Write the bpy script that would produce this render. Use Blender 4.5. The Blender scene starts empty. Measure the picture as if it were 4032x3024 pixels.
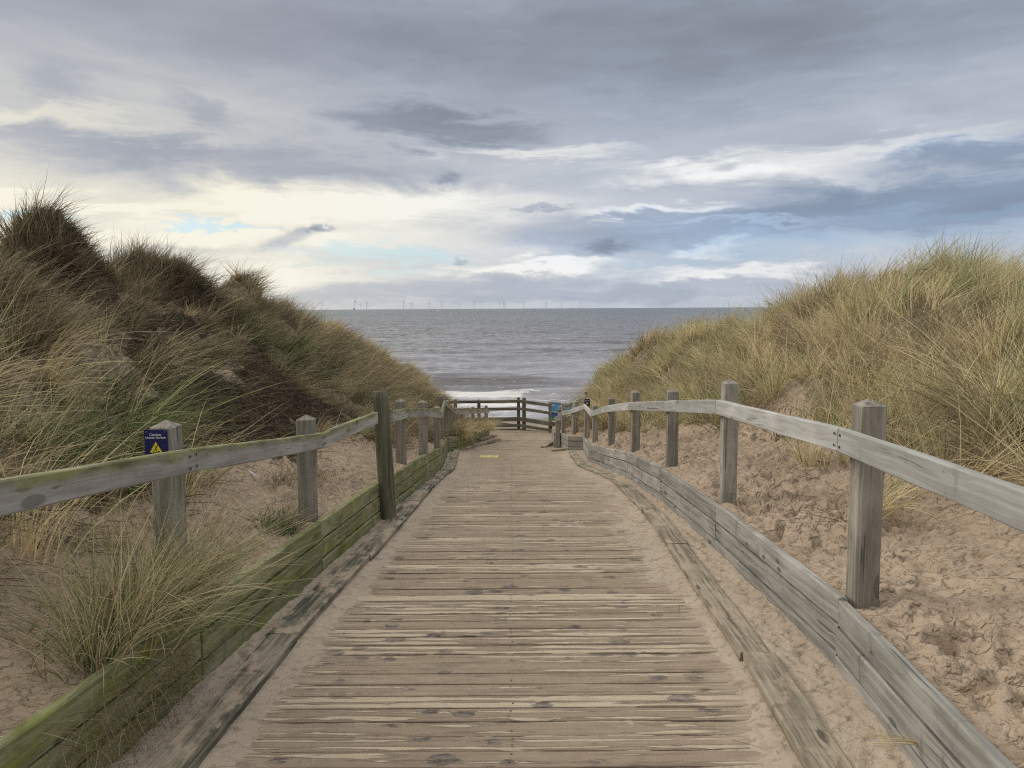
import bpy, math, random
import numpy as np
from mathutils import Matrix, Vector, Euler

random.seed(7)
RNG = np.random.default_rng(11)
S = bpy.context.scene
COL = S.collection
R = math.radians

# ------------------------------------------------------------------ helpers
def link(o, parent=None):
    COL.objects.link(o)
    if parent is not None:
        o.parent = parent
    return o

def tag(o, label=None, cat=None, group=None, kind=None):
    if label: o['label'] = label
    if cat: o['category'] = cat
    if group: o['group'] = group
    if kind: o['kind'] = kind
    return o

def empty(name, loc, label, cat, group=None):
    o = bpy.data.objects.new(name, None)
    o.empty_display_size = 0.1
    o.location = loc
    link(o)
    return tag(o, label, cat, group)

def mesh_from(name, verts, faces, mat=None, smooth=False):
    me = bpy.data.meshes.new(name)
    me.from_pydata([tuple(v) for v in verts], [], [tuple(f) for f in faces])
    if mat: me.materials.append(mat)
    if smooth:
        me.polygons.foreach_set('use_smooth', [True] * len(me.polygons))
    me.update()
    return me

def obj(name, me, parent=None, matrix=None):
    """one mesh object; matrix is its world matrix (parents are unrotated Empties)"""
    o = bpy.data.objects.new(name, me)
    link(o, parent)
    if matrix is not None:
        if parent is not None:
            pw = parent.matrix_basis.copy()
            pp = parent.parent
            while pp is not None:
                pw = pp.matrix_basis @ pw
                pp = pp.parent
            matrix = pw.inverted() @ matrix
        o.matrix_basis = matrix
    return o

def np_mesh(name, V, quads=None, tris=None, mat=None, smooth=True, attrs=None):
    me = bpy.data.meshes.new(name)
    nq = 0 if quads is None else len(quads)
    nt = 0 if tris is None else len(tris)
    me.vertices.add(len(V))
    me.vertices.foreach_set('co', np.asarray(V, dtype=np.float32).ravel())
    loops = []
    starts = []
    if nq:
        loops.append(np.asarray(quads).ravel()); starts.append(np.arange(nq) * 4)
    if nt:
        loops.append(np.asarray(tris).ravel()); starts.append(nq * 4 + np.arange(nt) * 3)
    loops = np.concatenate(loops).astype(np.int32)
    starts = np.concatenate(starts).astype(np.int32)
    me.loops.add(len(loops))
    me.loops.foreach_set('vertex_index', loops)
    me.polygons.add(nq + nt)
    me.polygons.foreach_set('loop_start', starts)
    me.polygons.foreach_set('use_smooth', np.full(nq + nt, smooth, dtype=bool))
    if attrs:
        for k, a in attrs.items():
            at = me.attributes.new(k, 'FLOAT', 'POINT')
            at.data.foreach_set('value', np.asarray(a, dtype=np.float32).ravel())
    if mat: me.materials.append(mat)
    me.update(calc_edges=True)
    me.validate()
    return me

def grid_mesh(name, X, Y, Z, mat, attrs=None, flip=False):
    n, m = X.shape
    V = np.stack([X, Y, Z], -1).reshape(-1, 3)
    i = np.arange(n * m).reshape(n, m)
    q = np.stack([i[:-1, :-1], i[:-1, 1:], i[1:, 1:], i[1:, :-1]], -1).reshape(-1, 4)
    if flip: q = q[:, ::-1]
    if attrs: attrs = {k: a.reshape(-1) for k, a in attrs.items()}
    return np_mesh(name, V, quads=q, mat=mat, attrs=attrs)

# ------------------------------------------------------------------ numpy noise
def _hash(ix, iy, seed):
    h = (ix.astype(np.int64) * 374761393 + iy.astype(np.int64) * 668265263 + seed * 974711) & 0x7fffffff
    h = ((h ^ (h >> 13)) * 1274126177) & 0x7fffffff
    h = h ^ (h >> 16)
    return (h & 0xffff) / 65535.0

def vnoise(x, y, seed=0):
    ix = np.floor(x); iy = np.floor(y)
    fx = x - ix; fy = y - iy
    a = 2 * math.pi
    def g(dx, dy):
        t = _hash(ix + dx, iy + dy, seed) * a
        return np.cos(t) * (fx - dx) + np.sin(t) * (fy - dy)
    u = fx * fx * fx * (fx * (fx * 6 - 15) + 10)
    v = fy * fy * fy * (fy * (fy * 6 - 15) + 10)
    n0 = g(0, 0) * (1 - u) + g(1, 0) * u
    n1 = g(0, 1) * (1 - u) + g(1, 1) * u
    return (n0 * (1 - v) + n1 * v) * 1.5

def fbm(x, y, seed=0, o=4, gain=.5):
    s = np.zeros_like(x, dtype=float); a = 1.
    for k in range(o):
        s += a * vnoise(x * 2 ** k + 13.7 * k, y * 2 ** k - 7.1 * k, seed + k)
        a *= gain
    return s

def sstep(a, b, x):
    t = np.clip((x - a) / (b - a), 0, 1)
    return t * t * (3 - 2 * t)

# ------------------------------------------------------------------ the lie of the land (metres, camera at 0,0,0)
PROF = np.array([(-5, -1.4), (0, -1.6), (2.7, -1.735), (5, -1.86), (7.55, -2.02), (10, -2.31), (12.6, -2.74), (15, -3.1),
                 (17, -3.38), (19, -3.62), (21, -3.8), (23, -3.9), (26, -3.95), (60, -4)])
def zb(y):
    return np.interp(y, PROF[:, 0], PROF[:, 1])
SEA_Z = -6.5
BEACH = np.array([(22, -4.2), (24, -4.25), (27, -4.5), (30, -4.95), (36, -5.72), (41, -6.17), (46, -6.56), (60, -8)])
RW = np.array([(1.16, -1.5), (1.33, 1.2), (1.565, 3.5), (1.57, 5.7), (1.54, 7.7), (1.53, 10.0), (1.575, 12.6), (1.52, 14.7),
               (1.80, 18.95), (1.44, 19.12), (1.31, 20.25), (1.16, 20.34), (1.16, 21.6)])
LW = np.array([(-1.80, -1.5), (-1.64, 1.0), (-1.49, 3.45), (-1.36, 5.2), (-1.24, 6.9), (-1.16, 8.6), (-1.15, 10.2), (-1.27, 13.4),
               (-1.64, 18.85), (-1.41, 19.12), (-.70, 22.5)])
def xR(y):
    return np.interp(y, list(RW[:, 1]) + [22.2, 24, 26, 30, 36], list(RW[:, 0]) + [1.3, 1.7, 2.1, 2.4, 3.4])
def xL(y):
    return np.interp(y, list(LW[:, 1]) + [23.0, 25, 30, 36], list(LW[:, 0]) + [-1.7, -2.1, -2.0, -2.6])
def z_edge(y):
    a = zb(y) + .345
    b = np.interp(y, BEACH[:, 0], BEACH[:, 1]) + .06
    return a + (b - a) * sstep(21.5, 25.5, y)
RC = np.array([(-2, 6.0, -.1), (4, 6.0, -.15), (7, 6.2, -.25), (9, 6.3, -.22), (10.4, 6.4, .22), (11.5, 6.4, .48), (13.2, 6.3, .40), (14.6, 6.1, .26), (16, 5.8, -.18), (18, 5.4, -.62), (20, 4.9, -.82), (24, 4.1, -1.22),
               (28, 3.3, -2.52), (31, 3.3, -4.1), (34, 4, -5.4), (40, 5, -6.1), (60, 6, -8)])
LC = np.array([(-2, -4.6, .0), (4, -4.9, .10), (7, -5.3, .12), (8.2, -5.4, .15), (9, -5.5, .42), (10.1, -5.5, .18), (11.5, -5.6, .35), (13, -5.5, .06), (14.6, -5.4, .20), (15.4, -5.4, .12), (16.5, -5.4, -.08), (20, -5.2, -.48),
               (26, -4.2, -1.75), (30, -3.1, -3.1), (32, -2.8, -3.85), (34, -3, -5), (40, -4, -6.1), (60, -6, -8)])
# hummocks on the left crest: x, y, height, radius
HUM = [(-5.38, 9.1, .58, .55), (-6.2, 8.0, .08, .8), (-5.25, 11.6, .70, .62), (-5.15, 14.5, .36, .62), (-5.3, 17.6, .20, 1.0)]
# bare or root-matted places on the left dune: x, y, radius x, radius y
BARE_L = [(-3.25, 9.3, .42, .85), (-2.15, 6.6, .72, 1.4), (-1.75, 8.2, .40, 1.6), (-2.05, 3.0, .50, .55), (-2.5, 3.7, .25, .35)]
ROOT_L = [(-2.8, 7.8, .75, 1.3), (-2.85, 10.2, .80, 1.6), (-3.7, 7.9, .55, .9), (-4.9, 8.9, .75, .55), (-5.0, 11.3, .6, .5), (-2.85, 6.5, .50, .85), (-3.7, 10.8, .35, .8), (-4.2, 9.6, .5, .6)]
def blobs(x, y, L):
    m = np.zeros_like(x, dtype=float)
    wx = x + .25 * vnoise(x * 1.7, y * 1.7, 91); wy = y + .3 * vnoise(x * 1.7, y * 1.7, 92)
    for (cx, cy, rx, ry) in L:
        d = np.sqrt(((wx - cx) / rx) ** 2 + ((wy - cy) / ry) ** 2)
        m = np.maximum(m, 1 - sstep(.65, 1.15, d))
    return m

POST_R = [(1.695, 3.58), (1.725, 5.98), (1.715, 8.08), (1.72, 10.55), (1.745, 13.25)]
POST_L = [(-1.685, 3.66), (-1.485, 5.42), (-1.275, 8.62), (-1.185, 10.02)]
def z_side(x, y, side, fine=True):
    """height of the sand behind the retaining wall; side +1 right, -1 left"""
    C = RC if side > 0 else LC
    xw = xR(y) if side > 0 else xL(y)
    xc = np.interp(y, C[:, 0], C[:, 1]); zc = np.interp(y, C[:, 0], C[:, 2])
    ze = z_edge(y)
    s = (x - xw) / (xc - xw)
    sc = np.clip(s, 0, 1)
    if side > 0:
        g = .55 * sc + .45 * sstep(.12, 1, sc)
    else:
        g = .50 * sc + .50 * sstep(.10, .95, sc)
    z = ze + (zc - ze) * g
    over = np.maximum(s - 1, 0) * np.abs(xc - xw)
    z = z - .10 * over - .02 * over ** 1.5
    veg = sstep(.22, .5, s)
    amp = .20
    if side < 0:
        for (hx, hy, hh, hr) in HUM:
            z = z + hh * np.exp(-((x - hx) ** 2 + ((y - hy) * .9) ** 2) / (hr * hr))
    z = z + veg * (amp * fbm(x * .75, y * .55, 3 if side > 0 else 5, 3) + .25 * vnoise(x * 1.45, y * 1.15, 7))
    if fine:
        t = np.abs(x - xw)
        m = sstep(.0, .30, t)
        tr = 1.0 if side > 0 else .75
        # trodden sand: prints and crumbs
        n1 = vnoise(x * 3.1, y * 2.2, 21); n2 = vnoise(x * 8.5, y * 6.5, 22); n3 = vnoise(x * 17, y * 13, 23)
        n4 = vnoise(x * 36, y * 27, 24); n5 = vnoise(x * 12 + 5, y * 9, 25)
        pit_ = -sstep(.26, .50, vnoise(x * 5.3 + 9, y * 4.0, 27)) * (.75 + .5 * n3)
        patch = .35 + .65 * sstep(-.30, .20, vnoise(x * .9, y * .7, 29) + .35 * n1)
        crumb = .042 * sstep(-.06, .14, n2) + .034 * sstep(-.02, .14, n5) + .015 * sstep(-.02, .16, n3) + .006 * n4
        z = z + m * tr * patch * (.035 * n1 + crumb + .10 * pit_ - .05)
        z = z + (1 - m) * .008 * n2
        for (qx, qy) in (POST_R if side > 0 else POST_L):      # scour and drift round the posts
            d_ = np.sqrt((x - qx) ** 2 + (y - qy) ** 2)
            z = z - .035 * np.exp(-(d_ / .115) ** 2) + .030 * np.exp(-((d_ - .21) / .075) ** 2)
    return z

# ------------------------------------------------------------------ node helpers
class NT:
    def __init__(self, tree):
        self.t = tree; self.n = tree.nodes; self.l = tree.links
    def new(self, typ, **kw):
        nd = self.n.new(typ)
        for k, v in kw.items(): setattr(nd, k, v)
        return nd
    def set(self, sock, v):
        if isinstance(v, bpy.types.NodeSocket): self.l.new(v, sock)
        elif v is not None: sock.default_value = v
    def m(self, op, a, b=None, c=None, clamp=False):
        nd = self.new('ShaderNodeMath', operation=op, use_clamp=clamp)
        self.set(nd.inputs[0], a)
        if b is not None: self.set(nd.inputs[1], b)
        if c is not None: self.set(nd.inputs[2], c)
        return nd.outputs[0]
    def ss(self, x, a, b, lo=0., hi=1.):
        nd = self.new('ShaderNodeMapRange', interpolation_type='SMOOTHSTEP', clamp=True)
        self.set(nd.inputs[0], x); nd.inputs[1].default_value = a; nd.inputs[2].default_value = b
        nd.inputs[3].default_value = lo; nd.inputs[4].default_value = hi
        return nd.outputs[0]
    def lin(self, x, a, b, lo=0., hi=1.):
        nd = self.new('ShaderNodeMapRange', clamp=True)
        self.set(nd.inputs[0], x); nd.inputs[1].default_value = a; nd.inputs[2].default_value = b
        nd.inputs[3].default_value = lo; nd.inputs[4].default_value = hi
        return nd.outputs[0]
    def noise(self, vec, scale=1., detail=3., rough=.55, dist=0., dim='3D', w=None):
        nd = self.new('ShaderNodeTexNoise', noise_dimensions=dim)
        self.set(nd.inputs['Vector'], vec)
        nd.inputs['Scale'].default_value = scale; nd.inputs['Detail'].default_value = detail
        nd.inputs['Roughness'].default_value = rough; nd.inputs['Distortion'].default_value = dist
        if w is not None and dim == '4D': self.set(nd.inputs['W'], w)
        return nd.outputs['Fac']
    def vor(self, vec, scale=1., feature='F1', rnd=1.):
        nd = self.new('ShaderNodeTexVoronoi', feature=feature)
        self.set(nd.inputs['Vector'], vec); nd.inputs['Scale'].default_value = scale
        nd.inputs['Randomness'].default_value = rnd
        return nd
    def mul(self, vec, s):
        nd = self.new('ShaderNodeVectorMath', operation='MULTIPLY')
        self.set(nd.inputs[0], vec); nd.inputs[1].default_value = s
        return nd.outputs[0]
    def vadd(self, a, b):
        nd = self.new('ShaderNodeVectorMath', operation='ADD')
        self.set(nd.inputs[0], a); self.set(nd.inputs[1], b)
        return nd.outputs[0]
    def mix(self, f, a, b, blend='MIX'):
        nd = self.new('ShaderNodeMix', data_type='RGBA', blend_type=blend)
        self.set(nd.inputs[0], f)
        for s, v in ((nd.inputs[6], a), (nd.inputs[7], b)):
            if isinstance(v, (tuple, list)) and len(v) == 3: v = (*v, 1)
            self.set(s, v)
        return nd.outputs[2]
    def comb(self, x, y, z):
        nd = self.new('ShaderNodeCombineXYZ')
        for s, v in zip(nd.inputs, (x, y, z)): self.set(s, v)
        return nd.outputs[0]
    def sep(self, v):
        nd = self.new('ShaderNodeSeparateXYZ'); self.set(nd.inputs[0], v)
        return nd.outputs
    def attr(self, name):
        nd = self.new('ShaderNodeAttribute', attribute_name=name, attribute_type='GEOMETRY')
        return nd.outputs['Fac']
    def bump(self, h, strength=.5, dist=.01, normal=None):
        nd = self.new('ShaderNodeBump')
        nd.inputs['Strength'].default_value = strength; nd.inputs['Distance'].default_value = dist
        self.set(nd.inputs['Height'], h)
        if normal is not None: self.set(nd.inputs['Normal'], normal)
        return nd.outputs[0]

def material(name):
    m = bpy.data.materials.new(name); m.use_nodes = True
    m.node_tree.nodes.clear()
    t = NT(m.node_tree)
    out = t.new('ShaderNodeOutputMaterial')
    p = t.new('ShaderNodeBsdfPrincipled')
    t.l.new(p.outputs[0], out.inputs[0])
    t.p = p; t.out = out; t.tc = t.new('ShaderNodeTexCoord')
    t.O = t.tc.outputs['Object']
    p.inputs['Specular IOR Level'].default_value = .25
    p.inputs['Roughness'].default_value = .85
    return m, t

def plain(name, col, rough=.7, spec=.3, metal=0.):
    m, t = material(name)
    n = t.noise(t.O, 9., 4)
    t.set(t.p.inputs['Base Color'], t.mix(t.m('MULTIPLY', n, .35), col, tuple(c * .72 for c in col)))
    t.p.inputs['Roughness'].default_value = rough
    t.p.inputs['Specular IOR Level'].default_value = spec
    t.p.inputs['Metallic'].default_value = metal
    return m

# ------------------------------------------------------------------ materials
def wood(name, base, dark, pale, green=0., green_col=(.13, .15, .035), green_top=0., knots=.6, grain=1., rough_bump=.6, stain=.5, foot=0., sandy=0.):
    """weathered timber: local X runs along the grain"""
    m, t = material(name)
    oi = t.new('ShaderNodeObjectInfo')
    rv = t.m('MULTIPLY', oi.outputs['Random'], 40.)
    off = t.comb(rv, t.m('MULTIPLY', rv, .7), t.m('MULTIPLY', rv, 1.3))
    o = t.vadd(t.O, off)
    warp = t.noise(t.mul(o, (1.6, 5, 5)), 1., 2)
    ow = t.vadd(o, t.comb(0., t.m('MULTIPLY', warp, .06), t.m('MULTIPLY', warp, .06)))
    g1 = t.noise(t.mul(ow, (1.3, 42, 42)), 1., 4, .6)
    g2 = t.noise(t.mul(ow, (4., 130, 130)), 1., 3, .6)
    blot = t.noise(t.mul(o, (2.2, 5, 5)), 1., 4, .6)
    c = t.mix(t.ss(g1, .36, .66), dark, base)
    c = t.mix(t.m('MULTIPLY', t.ss(blot, .45, .72), .65), c, pale)
    c = t.mix(t.m('MULTIPLY', t.ss(g2, .5, .72), .35 * grain), c, dark)
    ob = t.m('MULTIPLY_ADD', oi.outputs['Random'], .30, .85)
    c = t.mix(1., c, t.comb(ob, ob, ob), 'MULTIPLY')
    # dark weathering runs across the board
    run = t.noise(t.mul(o, (9, 2.2, 2.2)), 1., 3, .6)
    c = t.mix(t.m('MULTIPLY', t.ss(run, .60, .74), stain), c, tuple(x * .35 for x in base))
    # drying splits along the grain
    ck = t.noise(t.mul(ow, (.9, 34, 34)), 1., 2, .5)
    c = t.mix(t.m('MULTIPLY', t.ss(ck, .675, .70), .75), c, tuple(x * .22 for x in base))
    # knots
    v = t.vor(t.mul(ow, (3.2, 10, 10)), 1.)
    kd = t.m('MULTIPLY', v.outputs['Distance'], 1.)
    ks = t.sep(v.outputs['Color'])[0]
    k = t.m('MULTIPLY', t.ss(t.m('SUBTRACT', kd, t.m('MULTIPLY', t.m('POWER', ks, 2.), .22)), .03, -.02), knots)
    c = t.mix(k, c, tuple(x * .25 for x in base))
    if green > 0 or green_top > 0:
        z = t.sep(t.O)[2]
        gn = t.noise(t.mul(o, (3.2, 8, 8)), 1., 6, .70)
        amt = t.m('ADD', gn, t.m('MULTIPLY', t.ss(z, -.03, .06), green_top))
        amt = t.m('ADD', amt, green)
        gm = t.ss(amt, .52, .85)
        gcol = t.mix(t.ss(t.noise(t.mul(o, (4, 12, 12)), 1., 5, .65), .35, .65), green_col, tuple(x * .36 for x in green_col))
        c = t.mix(t.m('MULTIPLY', gm, .85), c, gcol)
    if foot:
        x = t.sep(t.O)[0]
        fm = t.m('MULTIPLY', t.ss(t.m('ADD', x, t.m('MULTIPLY', blot, .2)), foot + .1, -.05), .9)
        c = t.mix(fm, c, (.075, .095, .022))
    if sandy:
        sz = t.sep(t.O)[2]
        sn = t.noise(t.mul(o, (3., 7, 7)), 1., 5, .65)
        sm = t.m('MULTIPLY', t.ss(t.m('ADD', sn, sandy - .5), .46, .60), t.ss(sz, .015, .03))
        c = t.mix(t.m('MULTIPLY', sm, .92), c, t.mix(t.noise(t.O, 40, 3), (.47, .375, .285), (.38, .295, .22)))
    t.set(t.p.inputs['Base Color'], c)
    h = t.m('ADD', t.m('MULTIPLY', g1, .7), t.m('MULTIPLY', g2, .35))
    t.set(t.p.inputs['Normal'], t.bump(h, rough_bump, .006))
    t.p.inputs['Roughness'].default_value = .9
    return m

MW_RAIL = wood('weathered rail timber', (.40, .38, .35), (.27, .25, .225), (.50, .48, .45), green=-.05, green_top=.36, stain=.3, green_col=(.27, .27, .09))
MW_RAIL_R = wood('silvered rail timber', (.43, .425, .405), (.31, .30, .28), (.53, .52, .50), green=-.28, green_top=.1, stain=.4)
MW_POST = wood('weathered post timber', (.34, .31, .265), (.20, .18, .15), (.44, .41, .36), green=.0, green_col=(.19, .20, .085), foot=.10, stain=.3)
MW_WALL_R = wood('grey retaining plank', (.37, .355, .325), (.23, .215, .19), (.46, .445, .41), green=-.14, green_col=(.15, .15, .07), stain=.8, knots=.8)
MW_WALL_L = wood('algae green retaining plank', (.31, .29, .17), (.15, .15, .075), (.42, .40, .27), green=.12, green_col=(.21, .23, .03), stain=.6)
MW_POLE = wood('dark tarred pole', (.18, .17, .115), (.085, .08, .055), (.24, .225, .16), green=-.02, green_col=(.09, .12, .02), foot=.55, knots=.3)
MW_KERB = wood('worn kerb timber', (.40, .345, .265), (.19, .155, .115), (.55, .48, .375), green=-.2, green_col=(.10, .11, .08), stain=.9, knots=.9, rough_bump=1., sandy=.44)
MW_KERB_L = wood('mossy kerb timber', (.31, .265, .20), (.08, .078, .06), (.43, .365, .285), green=.0, green_col=(.07, .08, .05), stain=1., knots=.8, rough_bump=1., sandy=.50)
MW_FAR = wood('dark fence timber', (.205, .19, .15), (.11, .10, .078), (.275, .255, .205), green=-.15, stain=.4)

def sand_mat(name, base, dark, veg=False, fine=1., damp_shade=.5):
    m, t = material(name)
    n1 = t.noise(t.O, 1.1, 4, .6); n2 = t.noise(t.O, 9, 5, .65); n3 = t.noise(t.O, 120, 3, .6)
    c = t.mix(t.ss(n1, .35, .68), base, tuple(b * .86 for b in base))
    n4 = t.noise(t.O, 15, 3, .55)
    c = t.mix(t.m('MULTIPLY', t.ss(n2, .50, .68), damp_shade), c, dark)
    c = t.mix(t.m('MULTIPLY', t.ss(n4, .58, .66), damp_shade), c, tuple(b * .7 for b in dark))  # dark crevices between clods, their shade put into the colour
    c = t.mix(t.m('MULTIPLY', t.ss(n3, .55, .8), .35), c, tuple(b * .55 for b in base))
    if veg:
        a = t.attr('litter'); r = t.attr('roots')
        ln = t.noise(t.O, 14, 5, .7)
        la = t.m('MULTIPLY', t.ss(t.m('ADD', a, t.m('SUBTRACT', ln, .5)), .35, .8), .85)
        c = t.mix(la, c, t.mix(t.noise(t.O, 30, 3), (.13, .10, .06), (.055, .045, .028)))
        ra = t.ss(t.m('ADD', r, t.m('MULTIPLY', t.m('SUBTRACT', ln, .5), 1.4)), .45, .85)
        c = t.mix(ra, c, t.mix(t.ss(t.noise(t.O, 22, 4), .4, .6), (.030, .021, .015), (.085, .060, .042)))
    t.set(t.p.inputs['Base Color'], c)
    l1 = t.ss(t.noise(t.O, 13, 3, .5), .42, .60); l2 = t.noise(t.O, 60, 3, .6)
    h = t.m('ADD', l1, t.m('MULTIPLY', l2, .35))
    t.set(t.p.inputs['Normal'], t.bump(h, .9 * fine, .022))
    t.p.inputs['Roughness'].default_value = .95
    t.p.inputs['Specular IOR Level'].default_value = .1
    return m
SAND_COL = (.435, .338, .252)
M_SAND = sand_mat('dune sand', SAND_COL, (.33, .25, .18), veg=True, damp_shade=.55)
M_SANDP = sand_mat('path sand', (.46, .378, .297), (.33, .26, .197), fine=.5, damp_shade=.6)
M_BEACH = sand_mat('wet beach sand', (.30, .25, .20), (.22, .18, .14), fine=.3)

def board_mat():
    m, t = material('worn boards')
    O = t.O
    bid = t.attr('bid'); vv = t.attr('across'); x, y, z = t.sep(O)
    r1 = t.new('ShaderNodeTexWhiteNoise', noise_dimensions='1D'); t.set(r1.inputs['W'], bid)
    rb = r1.outputs['Value']
    xo = t.m('ADD', x, t.m('MULTIPLY', rb, 37.))
    v = t.comb(xo, y, bid)
    warp = t.m('SUBTRACT', t.noise(t.mul(v, (1.6, 6, 1)), 1., 3), .5)
    # knots: dark whorls that push the grain aside
    wv = t.noise(t.mul(v, (16, 45, 1)), 1., 3, .6)
    wk = t.m('SUBTRACT', wv, .5)
    kv = t.vor(t.comb(t.m('ADD', t.m('MULTIPLY', xo, 6.5), t.m('MULTIPLY', wk, .75)), t.m('ADD', t.m('MULTIPLY', vv, 1.15), t.m('MULTIPLY', wk, .55)), t.m('MULTIPLY', bid, 3.7)), 1.)
    ksz = t.sep(kv.outputs['Color'])[0]
    kr = t.m('SUBTRACT', kv.outputs['Distance'], t.m('MULTIPLY', t.m('POWER', ksz, 2.4), .44))
    k = t.ss(kr, .05, -.04)
    halo = t.ss(kr, .22, .0)
    yw = t.m('ADD', t.m('ADD', y, t.m('MULTIPLY', warp, .05)), t.m('MULTIPLY', halo, .012))
    vw = t.comb(xo, yw, bid)
    g1 = t.noise(t.mul(vw, (1.0, 60, 1)), 1., 3, .55)
    g2 = t.noise(t.mul(vw, (2.2, 190, 1)), 1., 3, .6)
    # two worn ridges a board, bleached where feet have scoured them
    vf = t.m('FRACT', t.m('ADD', t.m('MULTIPLY', t.m('ADD', vv, t.m('MULTIPLY', warp, .35)), 2.), t.m('MULTIPLY', rb, .25)))
    rd = t.m('MULTIPLY', t.m('ABSOLUTE', t.m('SUBTRACT', vf, .5)), 2.)
    lvl = t.noise(t.comb(t.m('MULTIPLY', xo, 2.3), t.m('MULTIPLY', vv, 1.6), t.m('MULTIPLY', bid, 1.7)), 1., 3, .6)
    L = t.m('ADD', lvl, t.m('ADD', t.m('MULTIPLY', t.m('SUBTRACT', rb, .5), .46), t.m('MULTIPLY', t.m('SUBTRACT', g1, .5), .55)))
    L = t.m('SUBTRACT', L, t.m('MULTIPLY', rd, .30))
    L = t.m('SUBTRACT', L, t.m('MULTIPLY', t.lin(y, 3., 13., 0., .10), 1.))
    pale = t.ss(L, .375, .425)
    line = t.m('MULTIPLY', t.ss(L, .28, .365), t.m('SUBTRACT', 1., pale))  # dark edge beside each pale ridge, the ridge's shadow painted in
    sand_c = t.mix(t.noise(O, 14, 4), (.385, .30, .225), (.275, .208, .152))
    c = t.mix(t.m('MULTIPLY', t.ss(g2, .45, .65), .6), sand_c, (.24, .185, .14))
    c = t.mix(t.m('MULTIPLY', line, .55), c, (.155, .12, .092))
    c = t.mix(t.m('MULTIPLY', pale, .92), c, t.mix(t.ss(g2, .35, .62), (.43, .345, .255), (.62, .52, .395)))
    gap = t.m('MULTIPLY', t.ss(t.m('ABSOLUTE', t.m('SUBTRACT', vv, .5)), .445, .475), t.ss(t.noise(t.mul(v, (1.7, 1, 1)), 1., 3), .36, .50))
    c = t.mix(t.m('MULTIPLY', gap, .8), c, (.085, .062, .047))
    blot = t.noise(t.comb(t.m('MULTIPLY', xo, 2.), t.m('MULTIPLY', vv, .8), bid), 1., 4, .65)
    c = t.mix(t.m('MULTIPLY', t.ss(blot, .60, .74), .55), c, (.135, .115, .105))
    fl = t.noise(t.comb(t.m('MULTIPLY', xo, 8.), t.m('MULTIPLY', yw, 46.), bid), 1., 3, .6)
    c = t.mix(t.m('MULTIPLY', t.ss(fl, .655, .70), .65), c, (.075, .065, .06))
    c = t.mix(t.m('MULTIPLY', k, .78), c, t.mix(t.ss(wv, .42, .58), (.045, .04, .042), (.19, .165, .155)))
    sn = t.noise(t.mul(O, (2.2, 9, 1)), 1., 4, .6)
    cover = t.m('ADD', sn, t.m('ADD', t.lin(y, 7., 13., 0., .20), t.attr('edge')))
    sm = t.ss(cover, .58, .80)
    c = t.mix(t.m('MULTIPLY', sm, .88), c, t.mix(t.noise(t.mul(O, (1.4, 12, 1)), 1., 3), (.44, .355, .27), (.36, .285, .215)))
    t.set(t.p.inputs['Base Color'], c)
    h = t.m('SUBTRACT', t.m('ADD', t.m('MULTIPLY', pale, .6), t.m('MULTIPLY', g2, .5)), t.m('MULTIPLY', line, .3))
    t.set(t.p.inputs['Normal'], t.bump(h, .8, .008))
    t.p.inputs['Roughness'].default_value = .9
    return m
M_BOARD = board_mat()
M_RUST = plain('dark rusty screw', (.045, .03, .024), .7)

def grass_mat(name, dull=1.):
    m, t = material(name)
    tint = t.attr('tint'); val = t.attr('val')
    ramp = t.new('ShaderNodeValToRGB'); t.set(ramp.inputs[0], tint)
    e = ramp.color_ramp.elements
    cols = [(0., (.17, .13, .09)), (.25, (.46, .365, .225)), (.5, (.66, .56, .36)), (.72, (.40, .40, .20)), (1., (.13, .165, .075))]
    e[0].position, e[0].color = cols[0][0], (*cols[0][1], 1)
    e[1].position, e[1].color = cols[-1][0], (*cols[-1][1], 1)
    for p_, c_ in cols[1:-1]:
        q = e.new(p_); q.color = (*c_, 1)
    c = t.mix(1., ramp.outputs[0], t.comb(val, val, val), 'MULTIPLY')
    if dull != 1.: c = t.mix(1., c, (dull, dull, dull), 'MULTIPLY')
    tr = t.new('ShaderNodeBsdfTranslucent'); df = t.new('ShaderNodeBsdfDiffuse'); mx = t.new('ShaderNodeMixShader')
    t.set(tr.inputs[0], c); t.set(df.inputs[0], c); mx.inputs[0].default_value = .28
    t.l.new(df.outputs[0], mx.inputs[1]); t.l.new(tr.outputs[0], mx.inputs[2])
    t.l.new(mx.outputs[0], t.out.inputs[0])
    t.n.remove(t.p)
    return m
M_GRASS = grass_mat('marram blades')

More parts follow.
